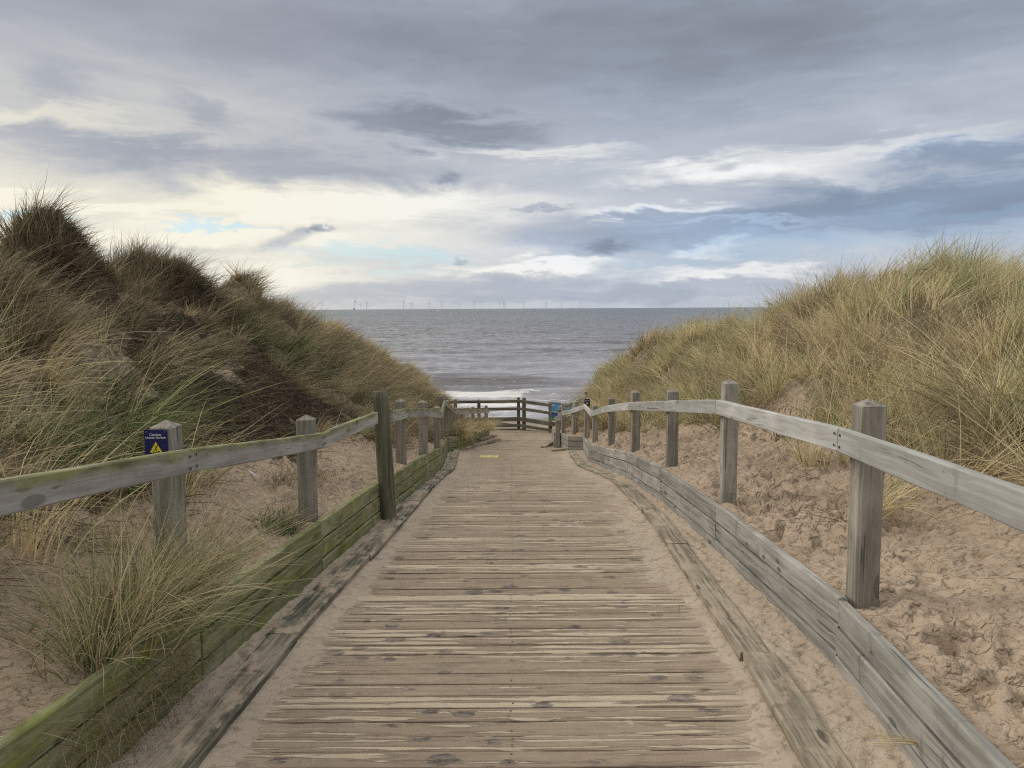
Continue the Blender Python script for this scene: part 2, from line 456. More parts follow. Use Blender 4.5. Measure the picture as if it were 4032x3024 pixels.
# ------------------------------------------------------------------ sea
def sea_mat():
    m, t = material('sea water')
    O = t.O; x, y, z = t.sep(O)
    foam_sheen = t.attr('foam_sheen')
    far = t.lin(y, 60, 900, 0., 1.)
    nA = t.noise(t.mul(O, (.22, .75, 1)), 1., 4, .6)
    nB = t.noise(t.mul(O, (.9, 2.6, 1)), 1., 4, .62)
    nC = t.noise(t.mul(O, (.035, .075, 1)), 1., 5, .65)
    c = t.mix(far, t.mix(t.ss(y, 70., 230.), (.34, .325, .355), (.165, .157, .175)), (.085, .10, .108))
    c = t.mix(t.ss(nC, .42, .62), c, t.mix(far, (.165, .150, .155), (.078, .09, .097)))
    fn = t.noise(t.mul(O, (.8, 2.2, 1)), 1., 5, .7)
    fm = t.ss(t.m('ADD', foam_sheen, t.m('MULTIPLY', t.m('SUBTRACT', fn, .5), 2.4)), .45, .75)
    # scattered whitecaps out at sea
    wc = t.noise(t.mul(O, (.045, .10, 1)), 1., 5, .72)
    wcm = t.m('MULTIPLY', t.ss(wc, .705, .76), t.ss(y, 110., 260.))
    fm = t.m('MAXIMUM', fm, t.m('MULTIPLY', wcm, .75))
    c = t.mix(fm, c, (.74, .72, .70))
    t.set(t.p.inputs['Base Color'], c)
    t.set(t.p.inputs['Roughness'], t.m('ADD', t.lin(y, 60, 400, .10, .26), t.m('MULTIPLY', fm, .5)))
    t.p.inputs['IOR'].default_value = 1.33
    t.p.inputs['Specular IOR Level'].default_value = .5
    h = t.m('ADD', nA, t.m('MULTIPLY', nB, .55))
    h2 = t.m('ADD', t.m('MULTIPLY', nC, 9.), h)
    b = t.new('ShaderNodeBump'); b.inputs['Distance'].default_value = .42
    t.set(b.inputs['Strength'], t.lin(y, 50, 150, .12, .95)); t.set(b.inputs['Height'], h2)
    t.set(t.p.inputs['Normal'], b.outputs[0])
    return m

def build_sea():
    r = [40.]
    while r[-1] < 700: r.append(r[-1] * 1.0042)
    while r[-1] < 42000: r.append(r[-1] * 1.09)
    r = np.array(r)
    th = np.radians(np.linspace(-46, 46, 560))
    RR, TH = np.meshgrid(r, th, indexing='ij')
    X = RR * np.sin(TH); Y = RR * np.cos(TH)
    fade = 1 - sstep(300, 680, RR)
    yy = Y + 1.6 * vnoise(X * .06, Y * .03, 40) + .5 * vnoise(X * .25, Y * .12, 41)
    Z = np.zeros_like(X)
    foam_sheen = np.zeros_like(X)
    # breakers: distance, height, front width, back width, foam
    for (r0, A, wf, wb, f, sd) in [(68.0, .62, .75, 2.6, .05, 1), (62.2, .30, .6, 2.0, .12, 2), (57.6, .42, .55, 1.8, 1.0, 3), (52.6, .17, .5, 1.6, .85, 4),
                                   (49.2, .09, .5, 1.4, .5, 5), (77, .20, 1.2, 3, 0, 6), (88, .18, 1.5, 3.5, 0, 7), (101, .22, 1.8, 4, 0, 8), (118, .32, 2, 4.5, 0, 9), (140, .35, 2.5, 5, 0, 10)]:
        rr = r0 + 1.4 * vnoise(X * .045 + sd * 5.3, X * 0 + sd, 50 + sd)
        d = yy - rr
        w = np.where(d < 0, wf, wb)
        amp = A * (.45 + .75 * sstep(-.35, .35, vnoise(X * .07 + sd * 9.1, X * 0 + .3, 60 + sd)))
        e = np.exp(-(d / w) ** 2)
        Z += amp * e
        cov = sstep(-.15, .30, vnoise(X * .09 + sd * 3.3, X * 0 + .7, 70 + sd)) if sd != 1 else .4
        foam_sheen = np.maximum(foam_sheen, f * np.exp(-((d + .5) / (wf * 1.9)) ** 2) * (.35 + .65 * cov))
    sw = .16 * vnoise(X * .10, yy * .30, 80) + .11 * vnoise(X * .28, yy * .7, 81) + .055 * vnoise(X * .8, yy * 1.6, 82)
    near = sstep(44, 75, Y)
    Z += sw * fade * (.25 + .75 * near)
    Z = SEA_Z + Z * (.3 + .7 * sstep(46, 56, Y))
    shore_sheen = (1 - sstep(47, 84, Y)) * (.34 + .22 * vnoise(X * .12, Y * .55, 85))  # thin inshore froth; its pale colour also paints in the sky's reflection
    foam_sheen = np.maximum(foam_sheen, shore_sheen)
    me = grid_mesh('sea', X, Y, Z, sea_mat(), {'foam_sheen': foam_sheen}, flip=True)
    tag(obj('sea', me), kind='structure')
build_sea()

def build_beach():
    y = np.concatenate([np.linspace(22.5, 50, 120), np.linspace(51, 62, 8)])
    x = np.linspace(-45, 45, 200)
    Y, X = np.meshgrid(y, x, indexing='ij')
    Z = np.interp(Y, BEACH[:, 0], BEACH[:, 1]) + .03 * fbm(X * .7, Y * .7, 33) - .02
    tag(obj('beach', grid_mesh('beach', X, Y, Z, M_BEACH, flip=True)), kind='structure')
build_beach()

# ------------------------------------------------------------------ sand behind the walls
def dens(x, y, side):
    """how thickly marram grows at a place, 0..1"""
    xw = xR(y) if side > 0 else xL(y)
    t = np.abs(x - xw)
    n = vnoise(x * .9, y * .7, 101 if side > 0 else 102) * .55 + .25 * vnoise(x * 2.6, y * 2.2, 103)
    if side > 0:
        t0 = np.interp(y, [0, 3, 5, 7, 9, 11, 14, 18, 22, 25], [1.9, 1.7, 1.35, 1.35, 1.45, 1.15, .85, .55, .4, .2])
        d = sstep(t0 - .15, t0 + .45, t + n * .5)
        # the sandy lane that climbs the right dune behind the second post
        lane = np.abs((x - 2.85) - .20 * (y - 7.6))
        d = d * (1 - .93 * (1 - sstep(.18, .48, lane + .22 * n)) * (1 - sstep(9.4, 10.4, y)) * sstep(6.5, 7.2, y))
        d = d * (.65 + .35 * sstep(-.3, .2, n)) * (1 - .9 * blobs(x, y, [(3.45, 4.9, .30, .40)]))
        d = np.maximum(d, .22 * blobs(x, y, [(2.35, 5.4, .30, .5), (2.2, 8.2, .25, .5)]))
    else:
        t0 = np.interp(y, [0, 3, 5, 7, 9, 12, 16, 20, 22], [1.0, .75, .85, .85, .75, .5, .4, .3, .2])
        d = sstep(t0 - .2, t0 + .5, t + n * .5)
        d = d * (1 - .93 * blobs(x, y, BARE_L)) * (1 - np.where(x < -4.3, .55, .96) * blobs(x, y, ROOT_L))
        d = d * (.50 + .50 * sstep(-.3, .2, n))
    d = d * (.18 + .82 * sstep(-.24, .12, vnoise(x * 2.1, y * 1.75, 109)))
    return d * (1 - sstep(33, 36, y))

for side in (1, -1):
    y = [-1.0]
    while y[-1] < 44: y.append(y[-1] + .0038 * (abs(y[-1]) + .8) + .002)
    y = np.array(y)
    t = [0.]
    while t[-1] < 16: t.append(t[-1] + .011 + .0115 * t[-1])
    t = np.array(t)
    Y, Tt = np.meshgrid(y, t, indexing='ij')
    xw = xR(Y) + .012 if side > 0 else xL(Y) - .012
    X = xw + side * Tt
    Z = z_side(X, Y, side)
    X = np.concatenate([X[:, :1], X], 1); Y = np.concatenate([Y[:, :1], Y], 1); Z = np.concatenate([Z[:, :1] - .55, Z], 1)
    lit = dens(X, Y, side)
    rt = blobs(X, Y, ROOT_L) if side < 0 else np.zeros_like(X)
    if side > 0:
        lane_ = np.abs((X - 2.85) - .20 * (Y - 7.6)); inl = (1 - sstep(.2, .5, lane_)) * sstep(6.3, 7., Y) * (1 - sstep(9.4, 10.4, Y))
        cv_ = sstep(1.5, 2.1, np.abs(X - xR(Y)) + .12 * np.maximum(Y - 9, 0)) * (1 - inl) * (1 - sstep(33, 36, Y))
        lit = np.maximum(lit, .62 * cv_); rt = .30 * cv_
    if side < 0:
        t_ = np.abs(X - xL(Y)); bare = blobs(X, Y, BARE_L)
        cover = sstep(.7, 1.3, t_) * (1 - bare) * (1 - sstep(33, 36, Y))
        lit = np.maximum(lit, .62 * cover); rt = np.maximum(rt, .45 * cover)
    me = grid_mesh('sand_dune', X, Y, Z, M_SAND, {'litter': lit, 'roots': rt}, flip=side > 0)
    tag(obj('sand_dune', me), kind='structure')

# ------------------------------------------------------------------ boardwalk
KL = np.array([(-1.23, 0), (-1.205, 2.75), (-1.165, 3.9), (-1.11, 4.8), (-1.0, 6.7), (-.96, 7.7), (-.965, 9.2), (-1.0, 12.9), (-1.36, 19.4), (-1.36, 24)])
KR = np.array([(.90, 0), (1.065, 2.7), (1.15, 3.7), (1.205, 4.9), (1.25, 6.9), (1.275, 7.6), (1.295, 9.1), (1.305, 11.0), (1.245, 12.75), (1.20, 14.1), (1.40, 18.6), (1.3, 24)])
kl = lambda y: np.interp(y, KL[:, 1], KL[:, 0])
kr = lambda y: np.interp(y, KR[:, 1], KR[:, 0])

def build_boards():
    pitch = .121
    V = []; Q = []; bid = []; edge = []; acr = []
    nx = 74
    prof_ = [(.003, -.03), (.004, -.0045), (.010, -.0008), (.03, .0), (.046, .0005), (.06, .001), (.075, .0005), (.09, .0), (.110, -.0008), (.117, -.0045), (.118, -.03)]
    base = 0
    k = 0
    y0 = .2
    while y0 < 25.3:
        p = pitch if y0 < 20.6 else .16
        sc = p / pitch
        xs = np.linspace(-1.62, 1.78, nx) if y0 < 19 else (np.linspace(-1.7, 1.5, nx) if y0 < 22.3 else np.linspace(-3.2, 2.6, nx))
        jit = RNG.normal(0, .0018); tilt = RNG.normal(0, .0012)
        n = len(prof_)
        P = np.zeros((nx, n, 3))
        for j, (py, pz) in enumerate(prof_):
            yy = y0 + py * sc + tilt * xs
            P[:, j, 0] = xs; P[:, j, 1] = yy
            grain = .0035 * vnoise(xs * 1.1 + k * 7.3, np.full(nx, j * 1.7 + k * 3.1), 200) if 1 < j < n - 2 else 0
            P[:, j, 2] = zb(yy) + pz + jit + grain
        V.append(P.reshape(-1, 3))
        i = base + np.arange(nx * n).reshape(nx, n)
        Q.append(np.stack([i[:-1, :-1], i[1:, :-1], i[1:, 1:], i[:-1, 1:]], -1).reshape(-1, 4))
        bid.append(np.full(nx * n, float(k)))
        acr.append(np.tile(np.array([q[0] / pitch for q in prof_]), nx))
        XX = P[:, :, 0]; YY = P[:, :, 1]
        dl = XX - kl(YY); dr = kr(YY) - XX
        e = .36 * np.exp(-np.maximum(dl, 0) / .20) + .40 * np.exp(-np.maximum(dr, 0) / .24)
        edge.append(e.reshape(-1))
        base += nx * n; k += 1; y0 += p
    me = np_mesh('boardwalk', np.concatenate(V), quads=np.concatenate(Q), mat=M_BOARD, attrs={'bid': np.concatenate(bid), 'across': np.concatenate(acr), 'edge': np.concatenate(edge)})
    bw = tag(obj('boardwalk', me), kind='structure')
    # screw heads along the joist under the middle of the boards
    SV = []; SF = []
    y0 = .2
    while y0 < 14:
        for py in (.032, .088):
            for sx in (-.012,):
                if RNG.random() < .35: continue
                cx = sx + RNG.normal(0, .006); cy = y0 + py + RNG.normal(0, .003); b = len(SV)
                z = float(zb(cy)) + .0045
                for a in range(6):
                    SV.append((cx + 0.0045 * math.cos(a * math.pi / 3), cy + .0045 * math.sin(a * math.pi / 3), z))
                SF.append([b + a for a in range(6)])
        y0 += pitch
    obj('screw_row', mesh_from('screw_row', SV, SF, M_RUST), bw)
    # seam batten where the landing boards turn, and the little gutter beneath
build_boards()

def build_path_sand():
    y = [-.5]
    while y[-1] < 24.2: y.append(y[-1] + .0042 * (abs(y[-1]) + 1.2))
    y = np.array(y)
    s = np.linspace(0, 1, 230)
    Y, Sx = np.meshgrid(y, s, indexing='ij')
    a = xL(np.minimum(Y, 22.4)) + .02; b = xR(np.minimum(Y, 21)) - .02
    X = a + (b - a) * Sx
    dl = X - kl(Y); dr = kr(Y) - X
    n = fbm(X * 5, Y * 2.4, 61, 4); n2 = vnoise(X * 22, Y * 16, 66); nb = vnoise(X * 1.6, Y * .9, 63)
    inside_l = .026 * np.exp(-(np.maximum(dl, 0) / .13) ** 1.6) ; inside_r = .024 * np.exp(-(np.maximum(dr, 0) / (.15 + .10 * nb)) ** 1.6)
    lev = np.interp(Y, [0, 5, 9, 13, 18, 24], [-.0095, -.0085, -.006, -.0045, -.004, -.006])
    h = lev + np.maximum(inside_l, inside_r) + .0035 * n + .0035 * nb + .0015 * n2
    out = np.maximum(sstep(.02, -.10, dl), sstep(.02, -.10, dr))
    hump = .024 + .012 * n + .012 * sstep(.0, .3, vnoise(X * .9 + 4, Y * .8, 64)) + .007 * sstep(0, .3, n2)
    # sand banked against the foot of the walls
    bank = .004 * np.exp(-((X - a) / .10)) + .03 * np.exp(-((b - X) / .12))
    h = h * (1 - out) + (hump + bank) * out
    Z = zb(Y) + h
    tag(obj('sand_path', grid_mesh('sand_path', X, Y, Z, M_SANDP, flip=True)), kind='structure')
build_path_sand()

# ------------------------------------------------------------------ timber pieces
def timber(name, p0, p1, w, h, mat, parent, cap=None, rot=0., rough=.002, seg=.18, bev=.006, taper=None, label=None):
    """a squared length of timber from p0 to p1 (local X along it), lofted with slightly uneven arrises"""
    p0 = Vector(p0); p1 = Vector(p1)
    ax = (p1 - p0); L = ax.length; ax.normalize()
    if abs(ax.z) > .8:
        yv = Vector((math.cos(rot), math.sin(rot), 0)); yv = (yv - ax * yv.dot(ax)).normalized()
    else:
        yv = Vector((0, 0, 1)).cross(ax).normalized()
        if rot: yv = Matrix.Rotation(rot, 3, ax) @ yv
    zv = ax.cross(yv)
    M = Matrix(((ax.x, yv.x, zv.x, p0.x), (ax.y, yv.y, zv.y, p0.y), (ax.z, yv.z, zv.z, p0.z), (0, 0, 0, 1)))
    n = max(2, int(L / seg) + 1)
    xs = [L * i / (n - 1) for i in range(n)]
    secs = [(0, .985)] + [(x, 1.) for x in xs[1:-1]]
    if cap == 'pyramid':
        secs += [(L - .035, 1.), (L - .030, 1.0), (L, .08)]
    else:
        secs += [(L, .985)]
    b = bev
    ring = [(-w / 2 + b, -h / 2), (w / 2 - b, -h / 2), (w / 2, -h / 2 + b), (w / 2, h / 2 - b), (w / 2 - b, h / 2), (-w / 2 + b, h / 2), (-w / 2, h / 2 - b), (-w / 2, -h / 2 + b)]
    V = []; F = []
    bow = random.uniform(-1, 1) * .003 if cap is None else 0
    for i, (x, s) in enumerate(secs):
        bo = bow * math.sin(math.pi * x / L)
        for (a, c) in ring:
            j = (random.uniform(-rough, rough), random.uniform(-rough, rough)) if s > .5 else (0, 0)
            V.append((x, a * s + j[0] + bo * .5, c * s + j[1] + bo))
    for i in range(len(secs) - 1):
        for k in range(8):
            F.append((i * 8 + k, i * 8 + (k + 1) % 8, i * 8 + 8 + (k + 1) % 8, i * 8 + 8 + k))
    F.append(tuple(range(7, -1, -1))); m_ = (len(secs) - 1) * 8
    F.append(tuple(range(m_, m_ + 8)))
    o = obj(name, mesh_from(name, V, F, mat), parent, M)
    if label: o['label'] = label
    return o

def nail_heads(parent, pts, nrm):
    """small rusty heads, one mesh, on a face with normal nrm"""
    nrm = Vector(nrm).normalized(); u = nrm.cross(Vector((0, 0, 1))).normalized(); v = Vector((0, 0, 1))
    for p in pts:
        V = []
        for q, h in ((.0075, .003), (.0045, .005)):
            for k in range(6):
                a = k * math.pi / 3
                V.append(nrm * h + (u * math.cos(a) + v * math.sin(a)) * q)
        F = [(k, (k + 1) % 6, 6 + (k + 1) % 6, 6 + k) for k in range(6)] + [tuple(range(6, 12))]
        obj('nail_head', mesh_from('nail_head', V, F, M_RUST), parent, Matrix.Translation(p))

# retaining walls -----------------------------------------------------------
def wall(pts, label, mat, nplank, hp, top_off, cut=None):
    root = empty('retaining_wall', (pts[0][0], pts[0][1], float(zb(pts[0][1]))), label, 'retaining wall')
    for i in range(len(pts) - 1):
        (xa, ya), (xb, yb) = pts[i], pts[i + 1]
        d = Vector((xb - xa, yb - ya, 0)); L = d.length
        if L < .05: continue
        d.normalize()
        a = Vector((xa, ya, 0)) + d * .003; b = Vector((xb, yb, 0)) - d * .003
        dz = random.uniform(-.008, .008)
        for k in range(nplank):
            za = float(zb(ya)) + top_off - hp / 2 - k * (hp + .009) + dz; zc = float(zb(yb)) + top_off - hp / 2 - k * (hp + .009) + dz
            j = random.uniform(-.006, .006); nrm = Vector((-d.y, d.x, 0))
            p0 = a + nrm * j + Vector((0, 0, za)); p1 = b + nrm * j + Vector((0, 0, zc))
            if cut == (i, k): p1 = p0 + (p1 - p0) * .68
            timber('plank', p0, p1, .045, hp + random.uniform(-.006, .002), mat, root, rough=.0025, seg=.12)
    return root
wR = wall([tuple(p) for p in RW], 'grey plank retaining wall stepping down the right edge of the boardwalk', MW_WALL_R, 4, .128, .40)
LWp = [tuple(p) for p in LW]
wL = wall(LWp, 'green algae-stained plank retaining wall on the left edge of the boardwalk', MW_WALL_L, 4, .128, .40)

# handrail fences -------------------------------------------------------------
def fence_posts(root, posts, mat=MW_POST):
    for (x, y, zbot, ztop, w, rot) in posts:
        timber('post', (x, y, zbot), (x + random.uniform(-.006, .006), y, ztop), w, w, mat, root, cap='pyramid', rot=R(rot), rough=.0028, seg=.25, bev=.012)

def rails(root, pts, h, th, mat, off=0.):
    for i in range(len(pts) - 1):
        a = Vector(pts[i]); b = Vector(pts[i + 1])
        d = (b - a).normalized()
        timber('rail', a + d * .003 - Vector((0, 0, h / 2)), b - d * .003 - Vector((0, 0, h / 2)), th, h, mat, root, rough=.0018, seg=.2)

fR = empty('handrail_fence', (1.7, 3.57, -1.4), 'silvery timber handrail fence above the grey wall, right of the boardwalk', 'fence')
postsR = [(1.50, .95, -1.6, -.33, .125, 20), (1.695, 3.58, -1.7, -.435, .120, 3), (1.725, 5.98, -1.8, -.565, .117, -2), (1.715, 8.08, -2., -.862, .117, 2), (1.72, 10.55, -2.3, -1.14, .115, 0),
          (1.745, 13.25, -2.8, -1.555, .115, 2), (1.75, 15.9, -3.3, -2.02, .115, 0), (1.84, 18.6, -3.7, -2.20, .135, 3), (1.66, 19.75, -3.8, -2.40, .12, 30), (1.60, 19.55, -3.8, -2.55, .10, 20),
          (1.38, 20.35, -3.8, -2.53, .105, 5), (1.225, 20.2, -3.8, -2.97, .125, 0)]
fence_posts(fR, postsR)
railR = [(1.33, .9, -.465), (1.535, 3.5, -.56), (1.605, 5.88, -.714), (1.625, 8.0, -.98), (1.625, 10.45, -1.295), (1.66, 13.15, -1.69), (1.66, 15.8, -2.15), (1.77, 18.45, -2.33), (1.51, 19.65, -2.63), (1.33, 20.1, -2.73), (1.155, 20.12, -2.92)]
rails(fR, railR, .115, .042, MW_RAIL_R)
nail_heads(fR, [(1.535 - .024, 3.5 + s * .03, -.56 - z) for s in (-1, 1) for z in (.03, .085)], (-1, -.08, 0))

fL = empty('handrail_fence', (-1.65, 3.66, -1.5), 'timber handrail fence with green-streaked rails, left of the boardwalk', 'fence')
postsL = [(-1.78, .95, -1.5, -.25, .125, 20), (-1.685, 3.66, -1.7, -.53, .119, 3), (-1.485, 5.42, -1.8, -.752, .117, -2), (-1.275, 8.62, -2., -1.012, .113, 0), (-1.185, 10.02, -2.2, -1.20, .115, 0),
          (-1.30, 13.05, -2.8, -1.665, .105, -6), (-1.74, 18.55, -3.6, -2.10, .12, 0), (-1.62, 18.75, -3.7, -2.25, .115, 10), (-1.56, 19.5, -3.8, -2.56, .11, 0), (-1.50, 20.2, -3.9, -2.62, .10, 0), (-1.395, 20.9, -3.9, -2.72, .095, 0),
          (-1.125, 21.7, -4., -2.79, .09, 0), (-.775, 22.62, -4., -2.87, .10, 0)]
fence_posts(fL, postsL)
rails(fL, [(-1.63, .9, -.365), (-1.50, 3.47, -.637), (-1.35, 5.3, -.864), (-1.235, 6.84, -.925)], .11, .042, MW_RAIL)
rails(fL, [(-1.125, 6.98, -.93), (-1.195, 8.5, -1.11), (-1.11, 9.95, -1.30), (-1.225, 13, -1.77), (-1.63, 18.3, -2.2), (-1.46, 19.2, -2.56), (-.70, 22.45, -2.97)], .112, .042, MW_RAIL)
nail_heads(fL, [(-1.50 + .024 + s * .002, 3.47 + s * .03, -.637 - z) for s in (-1, 1) for z in (.03, .085)], (1, -.07, 0))
nail_heads(fL, [(-1.35 + .024, 5.3 + s * .03, -.864 - z) for s in (-1, 1) for z in (.03, .08)], (1, -.07, 0))

# round pole
def pole():
    V = []; F = []; n = 18
    p0 = Vector((-1.145, 6.92, -2.25)); p1 = Vector((-1.205, 6.95, -.748)); L = (p1 - p0).length
    rows = 22
    for i in range(rows):
        s = i / (rows - 1)
        for k in range(n):
            a = 2 * math.pi * k / n
            r = .079 - .008 * s + .0025 * math.sin(3 * a + 5 * s) + random.uniform(-.0015, .0015)
            V.append((L * s, r * math.cos(a), r * math.sin(a)))
    for i in range(rows - 1):
        for k in range(n):
            F.append((i * n + k, i * n + (k + 1) % n, (i + 1) * n + (k + 1) % n, (i + 1) * n + k))
    F.append(tuple(range((rows - 1) * n, rows * n)))
    ax = (p1 - p0).normalized(); yv = Vector((1, 0, 0)); yv = (yv - ax * yv.dot(ax)).normalized(); zv = ax.cross(yv)
    M = Matrix(((ax.x, yv.x, zv.x, p0.x), (ax.y, yv.y, zv.y, p0.y), (ax.z, yv.z, zv.z, p0.z), (0, 0, 0, 1)))
    me = mesh_from('round_pole', V, F, MW_POLE, smooth=True)
    tag(obj('round_pole', me, None, M), 'dark round pole with a mossy foot, standing before the left wall', 'pole')
pole()

# fence at the far end of the landing -----------------------------------------
fF = empty('landing_fence', (.2, 24.4, -3.95), 'dark four-rail timber fence across the far end of the boardwalk, facing the sea', 'fence')
fence_posts(fF, [(-1.85, 24.62, -4.6, -2.92, .10, 0), (-1.08, 24.6, -4.6, -2.93, .10, 0), (.205, 24.56, -4.6, -2.86, .10, 0), (.385, 24.48, -4.6, -2.86, .10, 20), (1.21, 23.92, -4.6, -2.93, .10, 25), (2.05, 23.3, -4.6, -2.95, .10, 25)], MW_FAR)
for (zt, h) in ((-2.935, .095), (-3.185, .09), (-3.50, .13), (-3.73, .09), (-3.88, .085)):
    rails(fF, [(-2.6, 24.5, zt - .03), (-1.1, 24.5, zt - .02), (.27, 24.45, zt)], h, .045, MW_FAR)
    rails(fF, [(.275, 24.44, zt), (1.2, 23.82, zt - .06), (2.1, 23.2, zt - .10)], h, .045, MW_FAR)
# return fence with pale rails behind the right-hand corner posts
fB = empty('return_fence', (1.5, 21.2, -3.8), 'short return of pale sloping rails behind the right corner posts', 'fence')
for zt in (-2.63, -2.99, -3.29):
    rails(fB, [(1.30, 21.0, zt - .10), (2.05, 21.6, zt + .10)], .095, .04, MW_RAIL_R)
fence_posts(fB, [(2.1, 21.62, -4, -2.35, .10, 20), (1.32, 21.1, -4.0, -2.9, .075, 0)])
# the lower ramp's handrail beyond the landing
fC = empty('lower_ramp_fence', (.4, 27, -4.6), 'dark sloping handrail of the lower ramp, seen through the landing fence', 'fence')
fence_posts(fC, [(-1.0, 27, -5.4, -3.83, .10, 0), (.42, 27, -5.6, -3.90, .11, 0), (1.95, 27.2, -5.6, -3.95, .10, 0)], MW_FAR)
rails(fC, [(-1.0, 26.9, -3.95), (.45, 26.9, -4.16), (2.0, 27.1, -4.2)], .13, .05, MW_FAR)
rails(fC, [(-1.0, 26.9, -4.4), (.45, 26.9, -4.62), (2.0, 27.1, -4.66)], .13, .05, MW_FAR)

# kerb timbers ------------------------------------------------------------------
def kerb_run(label, fn, side, joints, w, h, mat):
    root = empty('kerb', (float(fn(joints[0])), joints[0], float(zb(joints[0]))), label, 'kerb')
    for i in range(len(joints) - 1):
        ya, yb = joints[i], joints[i + 1]
        xa = float(fn(ya)) + side * w / 2; xb = float(fn(yb)) + side * w / 2
        dx = random.uniform(-.012, .012)
        lift = random.uniform(-.004, .006)
        p0 = Vector((xa + dx, ya + .004, float(zb(ya)) + h / 2 - .004 + lift)); p1 = Vector((xb + dx, yb - .004, float(zb(yb)) + h / 2 - .004 + lift))
        timber('kerb_timber', p0, p1, w * random.uniform(.94, 1.03), h, mat, root, rough=.003, seg=.12, bev=.009)
    return root
kerb_run('low mossy kerb timbers along the left side of the boards', kl, -1, [.3, 2.0, 3.95, 5.55, 6.75, 7.75, 9.2, 11., 12.9, 16.2, 19.4], .165, .068, MW_KERB_L)
kerb_run('low split and worn kerb timbers along the right side of the boards', kr, 1, [.3, 1.9, 3.68, 5.85, 7.25, 9.0, 11.0, 12.75, 14.1, 16.3, 18.6], .165, .066, MW_KERB)
def single(name, label, cat, p0, p1, w, h, mat, group=None, rough=.004, rot=0.):
    o = timber(name, p0, p1, w, h, mat, None, rough=rough, seg=.12, rot=rot)
    return tag(o, label, cat, group)
def gz(x, y, o): return (x, y, float(zb(y)) + o)
single('loose_plank', 'short grey plank lying crosswise at the end of the left kerb', 'plank', gz(-1.38, 19.5, .03), gz(-1.10, 20.3, .03), .20, .06, MW_KERB)
single('kerb_beam', 'long low kerb beam angling in from the left before the landing', 'kerb', gz(-1.10, 20.5, .04), gz(-.40, 22.0, .04), .13, .08, MW_KERB)
single('loose_plank', 'thick plank resting on the angled kerb beam below the far left tussock', 'plank', gz(-.95, 21.35, .125), gz(-.52, 22.2, .125), .17, .07, MW_KERB)
single('loose_plank', 'short tilted plank sticking out of the sand at the right wall end', 'plank', gz(.82, 20.2, .01), gz(1.16, 21.2, .09), .12, .07, MW_KERB)
single('kerb_beam', 'half-buried timber at the foot of the stepped right wall', 'kerb', gz(1.0, 19.2, .02), gz(1.40, 19.3, .03), .10, .07, MW_KERB)

# ------------------------------------------------------------------ signs
M_NAVY = plain('navy enamel', (.012, .014, .105), .35, .5)
M_WHITE = plain('white lettering', (.78, .78, .78), .5)
M_YEL = plain('warning yellow', (.80, .66, .06), .45)
M_BLK = plain('black print', (.015, .013, .012), .5)
M_PALE = plain('pale lettering', (.55, .68, .85), .5)
M_STEEL = plain('dull screw', (.25, .25, .24), .4, .5, .8)

def text_mesh(name, s, size, mat):
    cu = bpy.data.curves.new(name, 'FONT')
    cu.body = s; cu.size = size; cu.align_x = 'CENTER'; cu.align_y = 'CENTER'; cu.extrude = .0003; cu.offset = size * .012
    tmp = bpy.data.objects.new(name, cu)
    COL.objects.link(tmp)
    dg = bpy.context.evaluated_depsgraph_get()
    me = bpy.data.meshes.new_from_object(tmp.evaluated_get(dg))
    bpy.data.objects.remove(tmp); bpy.data.curves.remove(cu)
    me.name = name; me.materials.clear(); me.materials.append(mat)
    return me

def prism(pts, d):
    n = len(pts)
    V = [(x, y, 0) for x, y in pts] + [(x, y, d) for x, y in pts]
    F = [tuple(range(n - 1, -1, -1)), tuple(range(n, 2 * n))] + [(i, (i + 1) % n, n + (i + 1) % n, n + i) for i in range(n)]
    return V, F
def prisms(name, polys, d, mat):
    V = []; F = []
    for p in polys:
        a = sum(p[i][0] * p[(i + 1) % len(p)][1] - p[(i + 1) % len(p)][0] * p[i][1] for i in range(len(p)))
        if a < 0: p = p[::-1]
        v, f = prism(p, d); b = len(V); V += v; F += [tuple(i + b for i in q) for q in f]
    return mesh_from(name, V, F, mat)
def limb(a, b, wa, wb):
    dx, dy = b[0] - a[0], b[1] - a[1]; l = math.hypot(dx, dy); nx, ny = -dy / l, dx / l
    return [(a[0] + nx * wa, a[1] + ny * wa), (a[0] - nx * wa, a[1] - ny * wa), (b[0] - nx * wb, b[1] - ny * wb), (b[0] + nx * wb, b[1] + ny * wb)]

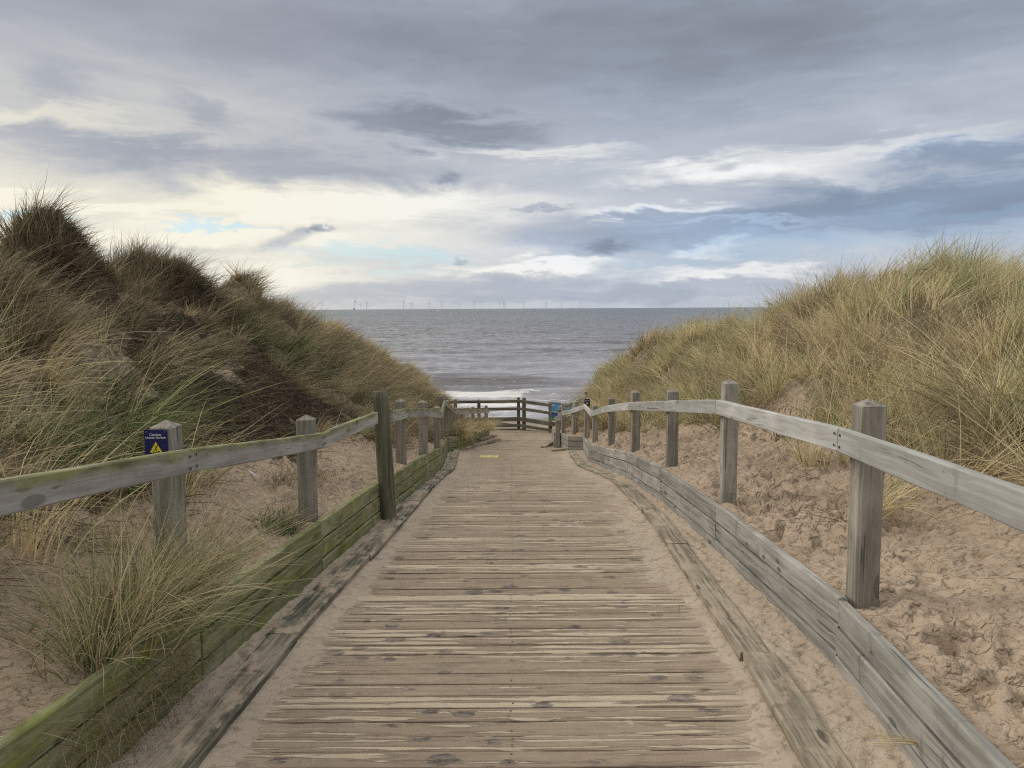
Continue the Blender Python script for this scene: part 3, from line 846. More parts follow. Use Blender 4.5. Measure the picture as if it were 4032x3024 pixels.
def caution_sign(loc, yaw, w, h, label):
    root = empty('caution_sign', loc, label, 'sign', 'blue caution signs on the fence posts')
    B = Matrix.Translation(loc) @ Euler((R(90), 0, R(yaw))).to_matrix().to_4x4()     # local x right, y up, z towards the viewer
    r = .004; pts = []
    for cx, cy, a0 in ((w / 2 - r, -h / 2 + r, -90), (w / 2 - r, h / 2 - r, 0), (-w / 2 + r, h / 2 - r, 90), (-w / 2 + r, -h / 2 + r, 180)):
        for k in range(4): a = R(a0 + 30 * k); pts.append((cx + r * math.cos(a), cy + r * math.sin(a)))
    obj('plate', prisms('plate', [pts], .003, M_NAVY), root, B)
    T = lambda x, y, z: B @ Matrix.Translation((x, y, z))
    k = w / .108
    obj('lettering', text_mesh('lettering', 'Caution', .0165 * k, M_WHITE), root, T(-.002 * k, h / 2 - .024 * k, .0036))
    obj('lettering', text_mesh('lettering', 'Uneven Surface', .0150 * k, M_WHITE), root, T(-.001 * k, h / 2 - .038 * k, .0036))
    cy = h / 2 - .112 * k
    tri = [(-.034 * k, cy), (.034 * k, cy), (0, cy + .060 * k)]
    obj('triangle_border', prisms('triangle_border', [tri], .0008, M_BLK), root, T(-.001 * k, 0, .0033))
    tri2 = [(-.0295 * k, cy + .0028 * k), (.0295 * k, cy + .0028 * k), (0, cy + .0545 * k)]
    obj('triangle', prisms('triangle', [tri2], .0006, M_YEL), root, T(-.001 * k, 0, .0043))
    P = lambda x, y: (x * k, cy + y * k)
    polys = [limb(P(.003, .033), P(-.001, .020), .0022 * k, .002 * k), limb(P(.002, .033), P(.008, .024), .0012 * k, .001 * k), limb(P(.002, .0335), P(-.007, .033), .0012 * k, .001 * k),
             limb(P(-.007, .033), P(-.0085, .030), .0010 * k, .0009 * k), limb(P(-.001, .021), P(.002, .0135), .002 * k, .0015 * k), limb(P(.002, .0135), P(.003, .006), .0014 * k, .0012 * k),
             limb(P(-.001, .021), P(-.006, .0145), .002 * k, .0015 * k), limb(P(-.006, .0145), P(-.0135, .0155), .0013 * k, .001 * k),
             [(.0075 * k + .0026 * k * math.cos(a * .628), cy + .0375 * k + .0026 * k * math.sin(a * .628)) for a in range(10)],
             [P(-.017, .0055), P(-.012, .0095), P(-.007, .0068), P(-.002, .0055)], [P(.006, .0055), P(.011, .0095), P(.016, .010), P(.018, .0055)]]
    obj('runner_symbol', prisms('runner_symbol', polys, .0004, M_BLK), root, T(-.001 * k, 0, .0052))
    for sx in (-1, 1):
        pts = [(sx * (w / 2 - .010 * k) + .0032 * k * math.cos(a * .628), h / 2 - .010 * k + .0032 * k * math.sin(a * .628)) for a in range(10)]
        obj('screw', prisms('screw', [pts], .0012, M_STEEL), root, T(0, 0, .0032))
caution_sign((-1.700, 3.594, -.628), 3, .108, .125, 'blue caution sign with yellow triangle on the first post of the left handrail')
caution_sign((1.835, 18.52, -2.295), 3, .135, .175, 'small distant blue caution sign on a post of the right handrail')

# information board on the landing fence -----------------------------------------
def info_board():
    a = Vector((1.235, 23.75, 0)); b = Vector((2.0, 23.16, 0))
    d = (b - a).normalized(); yaw = math.degrees(math.atan2(d.y, d.x))
    w = .98; h = .60
    c = a + d * (w / 2 - .01); c.z = -3.22
    root = empty('information_board', c, 'blue and green seaside information board fixed to the landing fence', 'information board')
    B = Matrix.Translation(c) @ Euler((R(90), 0, R(yaw))).to_matrix().to_4x4()
    T = lambda x, y, z: B @ Matrix.Translation((x, y, z))
    fw = .022
    obj('frame', prisms('frame', [[(-w / 2, -h / 2), (w / 2, -h / 2), (w / 2, -h / 2 + fw), (-w / 2, -h / 2 + fw)], [(-w / 2, h / 2 - fw), (w / 2, h / 2 - fw), (w / 2, h / 2), (-w / 2, h / 2)],
        [(-w / 2, -h / 2 + fw), (-w / 2 + fw, -h / 2 + fw), (-w / 2 + fw, h / 2 - fw), (-w / 2, h / 2 - fw)], [(w / 2 - fw, -h / 2 + fw), (w / 2, -h / 2 + fw), (w / 2, h / 2 - fw), (w / 2 - fw, h / 2 - fw)]], .03, plain('aluminium frame', (.42, .42, .41), .5, .4, .3)), root, T(0, 0, .0))
    iw, ih = w / 2 - fw - .001, h / 2 - fw - .001
    obj('panel', prisms('panel', [[(-iw, -ih), (iw, -ih), (iw, ih), (-iw, ih)]], .008, plain('board sky blue', (.12, .33, .62), .3, .5)), root, T(0, 0, .004))
    obj('sand_band', prisms('sand_band', [[(-iw, -.035), (-.25, -.045), (-.12, -.075), (.1, -.12), (iw, -.12), (iw, -.05), (.0, -.02), (-.28, .0), (-iw, .012)]], .0012, plain('board sand', (.52, .48, .28), .4)), root, T(0, 0, .0125))
    obj('sea_band', prisms('sea_band', [[(-iw, -.17), (iw, -.16), (iw, -.115), (.1, -.115), (-.12, -.07), (-.25, -.04), (-iw, -.03)]], .0012, plain('board deep blue', (.015, .06, .36), .3, .5)), root, T(0, 0, .0140))
    obj('land_band', prisms('land_band', [[(-iw, -ih), (iw, -ih), (iw, -.10), (.2, -.155), (-.2, -.145), (-iw, -.165)]], .0012, plain('board green', (.035, .27, .13), .3, .5)), root, T(0, 0, .0155))
    obj('hill', prisms('hill', [[(-.26, -.005), (-.16, .055), (-.10, .08), (-.04, .055), (.06, -.02), (-.1, -.02)]], .0012, plain('board hill', (.10, .09, .06), .4)), root, T(0, 0, .0165))
    obj('emblem', prisms('emblem', [[(-.425, .17), (-.375, .165), (-.36, .20), (-.37, .24), (-.41, .245), (-.43, .215)]], .001, plain('emblem white', (.55, .70, .80), .5)), root, T(0, 0, .0128))
    for (y, hh, runs) in ((.165, .046, ((-.125, .035, 1), (-.075, .05, 0), (-.02, .04, 0), (.03, .05, 0), (.09, .04, 0), (.14, .05, 0))), (.105, .036, ((-.125, .05, 0), (-.065, .04, 0), (-.015, .05, 0), (.05, .03, 0)))):
        lines = []
        for (x, w_, tall) in runs:
            lines.append([(x, y), (x + .012, y), (x + .012, y + hh), (x, y + hh)])
            lines.append([(x + .016, y + hh * .0), (x + w_ * .9, y), (x + w_ * .9, y + hh * .22), (x + .016, y + hh * .22)])
            lines.append([(x + .016, y + hh * .45), (x + w_ * .8, y + hh * .45), (x + w_ * .8, y + hh * .66), (x + .016, y + hh * .66)])
        obj('lettering', prisms('lettering', lines, .001, M_PALE), root, T(0, 0, .0128))
info_board()

# worn yellow strip on the boards ---------------------------------------------------
def strip_mat():
    m, t = material('worn yellow grip')
    n = t.noise(t.mul(t.O, (9, 5, 1)), 1., 5, .7)
    t.set(t.p.inputs['Base Color'], t.mix(t.ss(n, .50, .64), (.66, .60, .24), (.38, .32, .20)))
    t.p.inputs['Roughness'].default_value = .8
    return m
def strip():
    xs = np.linspace(-.765, -.325, 12); ys = np.linspace(17.25, 17.85, 8)
    Y, X = np.meshgrid(ys, xs, indexing='ij')
    Z = zb(Y) + .010
    V = np.stack([X, Y, Z], -1).reshape(-1, 3); V2 = V - np.array([0, 0, .006])
    n, mm = X.shape; i = np.arange(n * mm).reshape(n, mm)
    q = np.stack([i[:-1, :-1], i[:-1, 1:], i[1:, 1:], i[1:, :-1]], -1).reshape(-1, 4)
    rim = list(i[0, :]) + list(i[1:, -1]) + list(i[-1, -2::-1]) + list(i[-2:0:-1, 0])
    k = n * mm
    side = [(rim[j], rim[j] + k, rim[(j + 1) % len(rim)] + k, rim[(j + 1) % len(rim)]) for j in range(len(rim))]
    me = mesh_from('grip_strip', np.concatenate([V, V2]), [tuple(a) for a in q] + [tuple(a[::-1] + k) for a in q] + side, strip_mat())
    tag(obj('grip_strip', me), 'worn yellow anti-slip strip lying across the far boards', 'grip strip')
strip()

# feather ---------------------------------------------------------------------------
def feather(loc, rot):
    V = []; F = []; n = 9; L = .16
    for i in range(n):
        s = i / (n - 1); w = .011 * math.sin(math.pi * min(1, s * .9 + .1)) ** .6 * (1 if s > .22 else .12)
        zc = .012 * math.sin(s * 2.6); yb = .012 * s * s
        V += [(L * s, yb - w, zc + .003), (L * s, yb, zc + .006), (L * s, yb + w, zc + .003), (L * s, yb, zc)]
    for i in range(n - 1):
        for k in range(4): F.append((4 * i + k, 4 * i + (k + 1) % 4, 4 * i + 4 + (k + 1) % 4, 4 * i + 4 + k))
    me = mesh_from('feather', V, F, plain('feather', (.62, .60, .60), .8), smooth=True)
    o = tag(obj('feather', me), 'white gull feather lying on the sand behind the left handrail', 'feather')
    o.location = loc; o.rotation_euler = rot
fx, fy = -2.2, 6.2
feather((fx, fy, float(z_side(np.array([fx]), np.array([fy]), -1)[0]) + .03), (R(10), R(25), R(-35)))

# birds far out ------------------------------------------------------------------------
M_BIRD = plain('dark bird', (.05, .05, .055), .8)
def bird(loc, yaw, bank, label):
    V = []; F = []
    rows = [(-.22, .01), (-.14, .035), (0, .06), (.12, .045), (.19, .03), (.25, .006)]
    for (x, r) in rows:
        for k in range(6): V.append((x, r * math.cos(k * math.pi / 3), r * .9 * math.sin(k * math.pi / 3)))
    for i in range(len(rows) - 1):
        for k in range(6): F.append((i * 6 + k, i * 6 + (k + 1) % 6, i * 6 + 6 + (k + 1) % 6, i * 6 + 6 + k))
    root = empty('seabird', loc, label, 'bird', 'birds over the sea')
    B = Matrix.Translation(loc) @ Euler((R(bank), 0, R(yaw))).to_matrix().to_4x4()
    obj('body', mesh_from('body', V, F, M_BIRD, True), root, B)
    for s in (-1, 1):
        W = [(.09, s * .04, .02), (-.06, s * .04, .02), (-.03, s * .28, .13), (.10, s * .28, .14), (-.14, s * .56, .06), (-.08, s * .58, .06)]
        W2 = [(x, y, z - .012) for x, y, z in W]
        f = [(0, 3, 2, 1), (3, 5, 4, 2), (6, 7, 8, 9), (9, 8, 10, 11), (0, 1, 7, 6), (1, 2, 8, 7), (2, 4, 10, 8), (4, 5, 11, 10), (5, 3, 9, 11), (3, 0, 6, 9)]
        obj('wing', mesh_from('wing', W + W2, f, M_BIRD), root, B)
bird((10.3, 256., 33.), 20, 15, 'tiny dark bird high above the sea, the upper of two')
bird((2.0, 256., 22.5), 160, -10, 'tiny dark bird above the sea, lower and farther left')

# wind turbines -------------------------------------------------------------------------
M_TURB = plain('turbine grey white', (.80, .81, .82), .6)
M_TURB2 = plain('turbine base', (.20, .20, .20), .6)
def turbine_meshes():
    V = []; F = []; n = 10
    for (z, r) in ((0, 2.6), (30, 2.4), (82, 1.6)):
        for k in range(n): V.append((r * math.cos(k * 2 * math.pi / n), r * math.sin(k * 2 * math.pi / n), z))
    for i in range(2):
        for k in range(n): F.append((i * n + k, i * n + (k + 1) % n, i * n + n + (k + 1) % n, i * n + n + k))
    tower = mesh_from('tower', V, F, M_TURB, True)
    nac = mesh_from('nacelle', [(x, y, z) for x in (-2.4, 2.4) for y in (-6, 5) for z in (-2.2, 2.4)], [(0, 1, 3, 2), (4, 6, 7, 5), (0, 4, 5, 1), (2, 3, 7, 6), (0, 2, 6, 4), (1, 5, 7, 3)], M_TURB)
    Vb = [];
    for (z, wa, wb, th) in ((0, -1.0, 1.0, 1.), (6, -1.3, 2.4, .8), (30, -.8, 1.5, .4), (50, -.25, .4, .12)):
        Vb += [(wa, -th, z), (wb, -th * .4, z), (wb, th * .4, z), (wa, th, z)]
    Fb = [(i * 4 + k, i * 4 + (k + 1) % 4, i * 4 + 4 + (k + 1) % 4, i * 4 + 4 + k) for i in range(3) for k in range(4)] + [(12, 13, 14, 15)]
    blade = mesh_from('blade', Vb, Fb, M_TURB)
    return tower, nac, blade
TM = turbine_meshes()
ORD = ['first', 'second', 'third', 'fourth', 'fifth', 'sixth', 'seventh', 'eighth', 'ninth', 'tenth', 'eleventh', 'twelfth', 'thirteenth', 'fourteenth', 'fifteenth', 'sixteenth', 'seventeenth', 'eighteenth', 'nineteenth', 'twentieth', 'twenty-first', 'twenty-second']
# bearing (tangent), distance in km, rotor angle, rotor yaw
TURB = [(-.2850, 7.7, 8, 10), (-.2735, 9.0, 5, 10), (-.2605, 10.4, 55, 15), (-.2477, 9.4, 20, 25), (-.2046, 7.2, 8, 60), (-.1969, 12.3, 30, 30), (-.1893, 8.8, 40, 60), (-.1410, 7.7, 25, 50), (-.1316, 11.6, 30, 30), (-.1301, 10.3, 22, 40),
        (-.1075, 9.3, 5, 30), (-.0911, 8.3, 50, 5), (-.0685, 12.5, 28, 30), (-.0492, 8.6, 22, 45), (-.0159, 11.0, 0, 80), (-.0105, 10.1, 25, 20), (-.0092, 11.0, 0, 75), (.0153, 10.6, 30, 40), (.0441, 10.9, 0, 70), (.0459, 11.5, 2, 75),
        (.0652, 11.2, 3, 75), (.0895, 10.2, 5, 70)]
for i, (tx, D, ra, yw) in enumerate(TURB):
    loc = Vector((tx * D * 1000, D * 1000, SEA_Z))
    extra = ', dark service platform at its foot' if i == 4 else ''
    root = empty('wind_turbine', loc, ORD[i] + ' offshore wind turbine from the left' + (extra or ', pale on the horizon'), 'wind turbine', 'offshore wind turbines along the horizon')
    B = Matrix.Translation(loc)
    obj('tower', TM[0], root, B)
    Bn = Matrix.Translation(loc + Vector((0, 0, 84))) @ Matrix.Rotation(R(yw), 4, 'Z')
    obj('nacelle', TM[1], root, Bn)
    for k in range(3):
        obj('blade', TM[2], root, Bn @ Matrix.Translation((0, -7, 0)) @ Matrix.Rotation(R(ra + 120 * k), 4, 'Y'))
    if i == 4:
        V, F = prism([(-9, -5), (4, -6), (5, 5), (-8, 6)], 9)
        obj('service_platform', mesh_from('service_platform', V, F, M_TURB2), root, B @ Matrix.Translation((-6, 0, 6)))

# ------------------------------------------------------------------ marram grass
def blades(P, D0, L, W, bend, tint, val, nst=4, rng=RNG):
    """P roots (n,3), D0 unit start directions, L lengths, W widths, bend (n,3) added as s^2"""
    n = len(P)
    s = np.linspace(0, 1, nst)
    hv = rng.normal(size=(n, 3)); hv[:, 2] *= .3
    side = np.cross(D0, hv); side /= np.linalg.norm(side, axis=1, keepdims=True) + 1e-9
    V = np.zeros((n, 2 * nst - 1, 3))
    for i, si in enumerate(s):
        c = P + D0 * (L * si)[:, None] + bend * (L * si ** 2)[:, None]
        if i < nst - 1:
            w = (W * (1 - .75 * si) * .5)[:, None]
            V[:, 2 * i] = c - side * w; V[:, 2 * i + 1] = c + side * w
        else:
            V[:, 2 * i] = c
    m = 2 * nst - 1
    base = (np.arange(n) * m)[:, None]
    quads = np.concatenate([base + np.array([[2 * i, 2 * i + 1, 2 * i + 3, 2 * i + 2]]) for i in range(nst - 2)])
    tris = base + np.array([[2 * nst - 4, 2 * nst - 3, 2 * nst - 2]])
    return V.reshape(-1, 3), quads, tris, np.repeat(tint, m), np.repeat(val, m)

def grass_object(name, parts, mat=None):
    V = []; Q = []; T = []; a = []; b = []; base = 0
    for (v, q, t, ti, va) in parts:
        V.append(v); Q.append(q + base); T.append(t + base); a.append(ti); b.append(va); base += len(v)
    return np_mesh(name, np.concatenate(V), quads=np.concatenate(Q), tris=np.concatenate(T), mat=mat or M_GRASS, smooth=False, attrs={'tint': np.concatenate(a), 'val': np.concatenate(b)})

def unit(v):
    return v / (np.linalg.norm(v, axis=1, keepdims=True) + 1e-9)

def field(side, n_try, seed):
    rng = np.random.default_rng(seed)
    # clump centres, denser close to the viewer
    y = 1.2 + 34 * rng.random(n_try) ** 1.35
    C = RC if side > 0 else LC
    xw = xR(y) if side > 0 else xL(y)
    xc = np.interp(y, C[:, 0], C[:, 1])
    wid = np.abs(xc - xw) + 2.6
    x = xw + side * rng.random(n_try) * wid
    keep = rng.random(n_try) < dens(x, y, side)
    keep &= np.abs(x) < .78 * y + 3.0
    x, y = x[keep], y[keep]
    xc = np.interp(y, C[:, 0], C[:, 1])
    if side < 0:                 # wind-trimmed dark caps on the hummocks
        ex = []
        for (hx, hy, hh, hr) in HUM[:3]:
            if hh < .2: continue
            k_ = 170
            ex.append(np.stack([hx + rng.normal(0, hr * .62, k_), hy + rng.normal(0, hr * .62, k_)], 1))
        ex = np.concatenate(ex)
        n0 = len(x); x = np.concatenate([x, ex[:, 0]]); y = np.concatenate([y, ex[:, 1]])
    else: n0 = len(x)
    xc = np.interp(y, C[:, 0], C[:, 1])
    z = z_side(x, y, side, fine=False)
    n = len(x)
    ex_len = np.where(np.arange(n) < n0, 1., .62)
    nb = np.clip((66 - 1.3 * y) * rng.uniform(.4, 1.4, n), 18, 100).astype(int)
    big = rng.uniform(.75, 1.25, n)
    # colour families drift across the slope
    f = vnoise(x * .55, y * .42, 130 + side) + .5 * vnoise(x * 1.7, y * 1.4, 133 + side)
    if side > 0:
        ctint = np.clip(.50 + .22 * f + rng.normal(0, .15, n), .1, 1)
        cval = np.clip(1.05 + .36 * rng.normal(0, .9, n), .35, 1.7)
    else:
        ctint = np.clip(.37 + .30 * f + rng.normal(0, .17, n), .02, 1)
        lowf = sstep(6.6, 5.0, y) * (x > -3.9)
        ctint = np.where(rng.random(n) < lowf * .7, np.clip(.50 + .12 * f + rng.normal(0, .1, n), 0, 1), ctint)
        ctint = np.where(y > 17, .40 + .10 * f + rng.normal(0, .06, n), ctint)
        gp = blobs(x, y, [(-4.1, 12.2, .55, .9), (-2.75, 4.6, .35, .4), (-2.95, 5.4, .30, .35), (-3.6, 13.4, .5, .8)])
        ctint = np.clip(ctint + .55 * gp, 0, 1)
        cval = np.clip(.66 + .30 * rng.normal(0, .9, n), .25, 1.25)
        cval = cval * (1 + .40 * lowf) * np.where(y > 17, 1.35, 1.)
    ctint[n0:] = rng.uniform(.03, .34, n - n0); cval[n0:] = rng.uniform(.28, .60, n - n0)
    wisp = (np.arange(n) >= n0) & (rng.random(n) < .22)
    ex_len = np.where(wisp, 1.35, ex_len); cval = np.where(wisp, cval * 1.5, cval)
    # slope by finite differences
    e = .15
    gx = (z_side(x + e, y, side, False) - z_side(x - e, y, side, False)) / (2 * e)
    gy = (z_side(x, y + e, side, False) - z_side(x, y - e, side, False)) / (2 * e)
    parts = []
    idx = np.repeat(np.arange(n), nb)
    N = len(idx)
    rad = np.abs(rng.normal(0, .07, N)) * big[idx]
    ang = rng.random(N) * 2 * math.pi
    dx = np.cos(ang); dy = np.sin(ang)
    px = x[idx] + dx * rad; py = y[idx] + dy * rad
    pz = z_side(px, py, side, False) - .02
    spread = rng.uniform(.05, .62, N)
    crest = np.clip(1 - np.abs(px - xc[idx]) / 1.6, 0, 1)
    D0 = np.stack([dx * spread * .8, dy * spread * .8, np.ones(N)], 1)
    D0 += rng.normal(0, .13, (N, 3))
    cl = rng.normal(0, .42, (n, 2))
    D0[:, 0] += cl[idx, 0] + .15 - .50 * (1 - crest) * gx[idx]
    D0[:, 1] += cl[idx, 1] - .50 * (1 - crest) * gy[idx]
    D0 = unit(D0)
    L = (rng.uniform(.42, .98, N) - .10 * crest if side > 0 else rng.uniform(.28, .80, N) * (1 - .38 * crest) * (1 - .55 * blobs(px, py - .5, ROOT_L)) * ex_len[idx]) * big[idx] * np.clip(1.05 - .007 * py, .75, 1.1)
    dead = rng.random(N) < (.16 if side > 0 else .26)
    L = np.where(dead, L * .6, L)
    D0[dead] = unit(D0[dead] * np.array([1.6, 1.6, .35]))
    W = rng.uniform(.0042, .0088, N) + .00024 * np.maximum(py - 5, 0)
    bend = np.stack([.14 + .20 * rng.normal(0, 1, N), .15 * rng.normal(0, 1, N), -rng.uniform(.02, .62, N) * (1 - .6 * crest)], 1)
    bend[:, 0] += -gx[idx] * .22 * (1 - crest); bend[:, 1] += -gy[idx] * .22 * (1 - crest)
    tint = np.clip(ctint[idx] + rng.normal(0, .13, N), 0, 1)
    tint = np.where(dead, rng.uniform(.0, .38, N), tint)
    val = np.clip(cval[idx] * rng.uniform(.72, 1.25, N), .25, 1.7)
    stalk = rng.random(N) < .03
    L = np.where(stalk, L * 1.45, L); val = np.where(stalk, np.minimum(val * 1.35, 1.7), val)
    near = py < 9
    P = np.stack([px, py, pz], 1)
    for msk, ns in ((near, 6), (~near, 4)):
        if msk.sum():
            parts.append(blades(P[msk], D0[msk], L[msk], W[msk], bend[msk], tint[msk], val[msk], ns, rng))
    # thatch: short dead stuff lying on the ground between the clumps
    nt = 90000
    ty = 1.2 + 33 * rng.random(nt) ** 1.5
    txw = xR(ty) if side > 0 else xL(ty)
    tx = txw + side * (.1 + rng.random(nt) * 6)
    r_ = blobs(tx, ty, ROOT_L) if side < 0 else 0 * tx
    kp = (rng.random(nt) < np.maximum(dens(tx, ty, side) * .9, r_ * .9)) & (np.abs(tx) < .78 * ty + 2)
    tx, ty = tx[kp], ty[kp]; r_ = r_[kp]; nt = len(tx)
    tz = z_side(tx, ty, side, False)
    TD = unit(np.stack([rng.normal(0, 1, nt), rng.normal(0, 1, nt), rng.uniform(-.05, .55, nt)], 1))
    tl = rng.uniform(.08, .34, nt); tw = rng.uniform(.004, .008, nt) + .0002 * ty
    tb = np.stack([rng.normal(0, .4, nt), rng.normal(0, .4, nt), -rng.uniform(0, .5, nt)], 1)
    tt = np.where(r_ > .4, rng.uniform(0, .12, nt), rng.uniform(.0, .45, nt))
    tv = np.where(r_ > .4, rng.uniform(.2, .8, nt), rng.uniform(.4, 1.1, nt))
    parts.append(blades(np.stack([tx, ty, tz], 1), TD, tl, tw, tb, tt, tv, 4, rng))
    return parts, n

for side, lab in ((-1, 'l'), (1, 'r')):
    parts, n = field(side, 7600, 31 + side)
    me = grass_object('marram_grass', parts)
    print('grass', side, n, 'clumps', len(me.polygons))
    tag(obj('marram_grass', me), kind='stuff')

# single tussocks ---------------------------------------------------------------------
def tussock(name, label, roots, n, Lr, lean, tint, val, spread=.8, W=(.003, .0055), droop=(.2, .9), seed=1, nst=7, parts_extra=None):
    rng = np.random.default_rng(seed)
    k = rng.integers(0, len(roots), n)
    C = np.array([r[:3] for r in roots]); rad = np.array([r[3] for r in roots])
    ang = rng.random(n) * 2 * math.pi; rr = np.abs(rng.normal(0, .6, n)) * rad[k]
    d = np.stack([np.cos(ang), np.sin(ang)], 1)
    P = C[k].copy(); P[:, :2] += d * rr[:, None]
    sp = rng.uniform(.05, spread, n)
    D0 = np.stack([d[:, 0] * sp + lean[0], d[:, 1] * sp + lean[1], np.ones(n)], 1) + rng.normal(0, .15, (n, 3))
    D0 = unit(D0)
    L = rng.uniform(*Lr, n)
    bend = np.stack([lean[0] * .5 + rng.normal(0, .18, n) + d[:, 0] * sp * .3, lean[1] * .4 + rng.normal(0, .14, n) + d[:, 1] * sp * .3, -rng.uniform(*droop, n)], 1)
    t = np.clip(rng.normal(tint, .2, n), 0, 1); v = np.clip(rng.normal(val, .22, n), .3, 1.6)
    o0 = C.mean(0)
    parts = [blades(P - o0, D0, L, rng.uniform(*W, n), bend, t, v, nst, rng)]
    o = tag(obj(name, grass_object(name, parts)), label, 'grass tussock')
    o.location = o0
    return o
def gs(x, y, side=-1, o=-.02):
    return (x, y, float(z_side(np.array([float(x)]), np.array([float(y)]), side, False)[0]) + o)
t1 = tussock('grass_tussock', 'big straw and green tussock spilling over the green wall beside the near left post',
        [(*gs(-1.62, 2.85), .12), (*gs(-1.66, 3.1), .15), (*gs(-1.60, 3.05), .12), (*gs(-1.72, 3.3), .15), (*gs(-1.58, 3.3), .12), (*gs(-1.62, 3.5), .12), (*gs(-1.60, 3.62), .10)], 2000, (.28, .84), (.13, -.02), .62, .92, .66, droop=(.05, .70), seed=5, W=(.003, .006))
# its dry roots hang down the face of the wall
rg = np.random.default_rng(8)
nr = 420
rp = np.stack([np.full(nr, 0.), 2.35 + 1.0 * rg.random(nr), np.zeros(nr)], 1)
rp[:, 0] = xL(rp[:, 1]) + .035 + rg.uniform(0, .03, nr); rp[:, 2] = zb(rp[:, 1]) + rg.uniform(.08, .38, nr)
rd = unit(np.stack([rg.uniform(.0, .5, nr), rg.normal(0, .8, nr), rg.uniform(-1, .3, nr)], 1))
rpart = blades(rp - np.array(t1.location), rd, rg.uniform(.06, .24, nr), rg.uniform(.002, .0038, nr), np.stack([rg.normal(0, .15, nr), rg.normal(0, .5, nr), -rg.uniform(.2, .7, nr)], 1), rg.uniform(0, .3, nr), rg.uniform(.6, 1.2, nr), 6, rg)
obj('hanging_roots', grass_object('hanging_roots', [rpart]), t1)
tussock('grass_tussock', 'small dark green grass tuft at the foot of the second left post',
        [(*gs(-1.56, 5.1), .10), (*gs(-1.66, 5.0), .10), (*gs(-1.50, 4.95), .06)], 330, (.12, .34), (.05, -.05), .97, .75, .9, droop=(.2, .7), seed=6)
tussock('grass_tussock', 'pale grass tussock drooping over the far end of the left wall',
        [(*gs(-1.12, 21.3), .30), (*gs(-.92, 21.9), .25), (*gs(-.80, 22.2), .18), (*gs(-1.35, 20.5), .30), (*gs(-1.35, 19.7), .2)], 1900, (.45, .90), (.04, -.16), .46, 1.3, .7, W=(.006, .011), droop=(.3, 1.0), seed=7)
tussock('grass_tussock', 'grey grass hank hanging on the sand behind the second left post',
        [(*gs(-1.95, 6.3), .16), (*gs(-1.8, 6.7), .12)], 240, (.15, .42), (.15, -.15), .25, .75, .8, droop=(.4, 1.1), seed=9)
tussock('grass_sprig', 'thin straw sprig poking from a gap in the grey right wall', [(1.455, 2.60, float(zb(2.6)) + .16, .015)], 26, (.10, .20), (-1.6, -.3), .52, 1.15, .5, W=(.002, .0032), droop=(.0, .35), seed=10)
tussock('grass_sprig', 'broken straw sprig at the foot of the grey right wall', [(1.40, 2.35, float(zb(2.35)) + .09, .02)], 18, (.08, .18), (-1.3, -.1), .45, 1., .6, W=(.002, .0032), droop=(.1, .4), seed=12)

# loose straw, twigs and flotsam on sand and boards --------------------------------------
def litter():
    rng = np.random.default_rng(44)
    parts = []
    for side, n in ((1, 900), (-1, 2400)):
        y = 1.5 + 10 * rng.random(n) ** 1.3
        xw = xR(y) if side > 0 else xL(y)
        x = xw + side * (.06 + 2.2 * rng.random(n) ** 1.2)
        z = z_side(x, y, side) + .008
        D = unit(np.stack([rng.normal(0, 1, n), rng.normal(0, 1, n), rng.uniform(-.1, .18, n)], 1))
        parts.append(blades(np.stack([x, y, z], 1), D, rng.uniform(.04, .26, n), rng.uniform(.002, .004, n), np.stack([rng.normal(0, .25, n), rng.normal(0, .25, n), -rng.uniform(0, .12, n)], 1), rng.uniform(.1, .6, n), rng.uniform(.5, 1.3, n), 5, rng))
    n = 70
    y = 2.4 + 6 * rng.random(n) ** 1.5
    L = rng.random(n) < .7
    x = np.where(L, kl(y) + rng.uniform(-.3, .4, n), kr(y) + rng.uniform(-.3, .25, n))
    z = zb(y) + np.where((x > kl(y)) & (x < kr(y)), .012, .075)
    D = unit(np.stack([rng.normal(0, 1, n), rng.normal(0, .8, n), rng.uniform(-.02, .06, n)], 1))
    parts.append(blades(np.stack([x, y, z], 1), D, rng.uniform(.03, .2, n), rng.uniform(.002, .0035, n), np.stack([rng.normal(0, .3, n), rng.normal(0, .3, n), np.zeros(n)], 1), rng.uniform(.1, .55, n), rng.uniform(.5, 1.2, n), 5, rng))
    tag(obj('straw_litter', grass_object('straw_litter', parts)), kind='stuff')
litter()

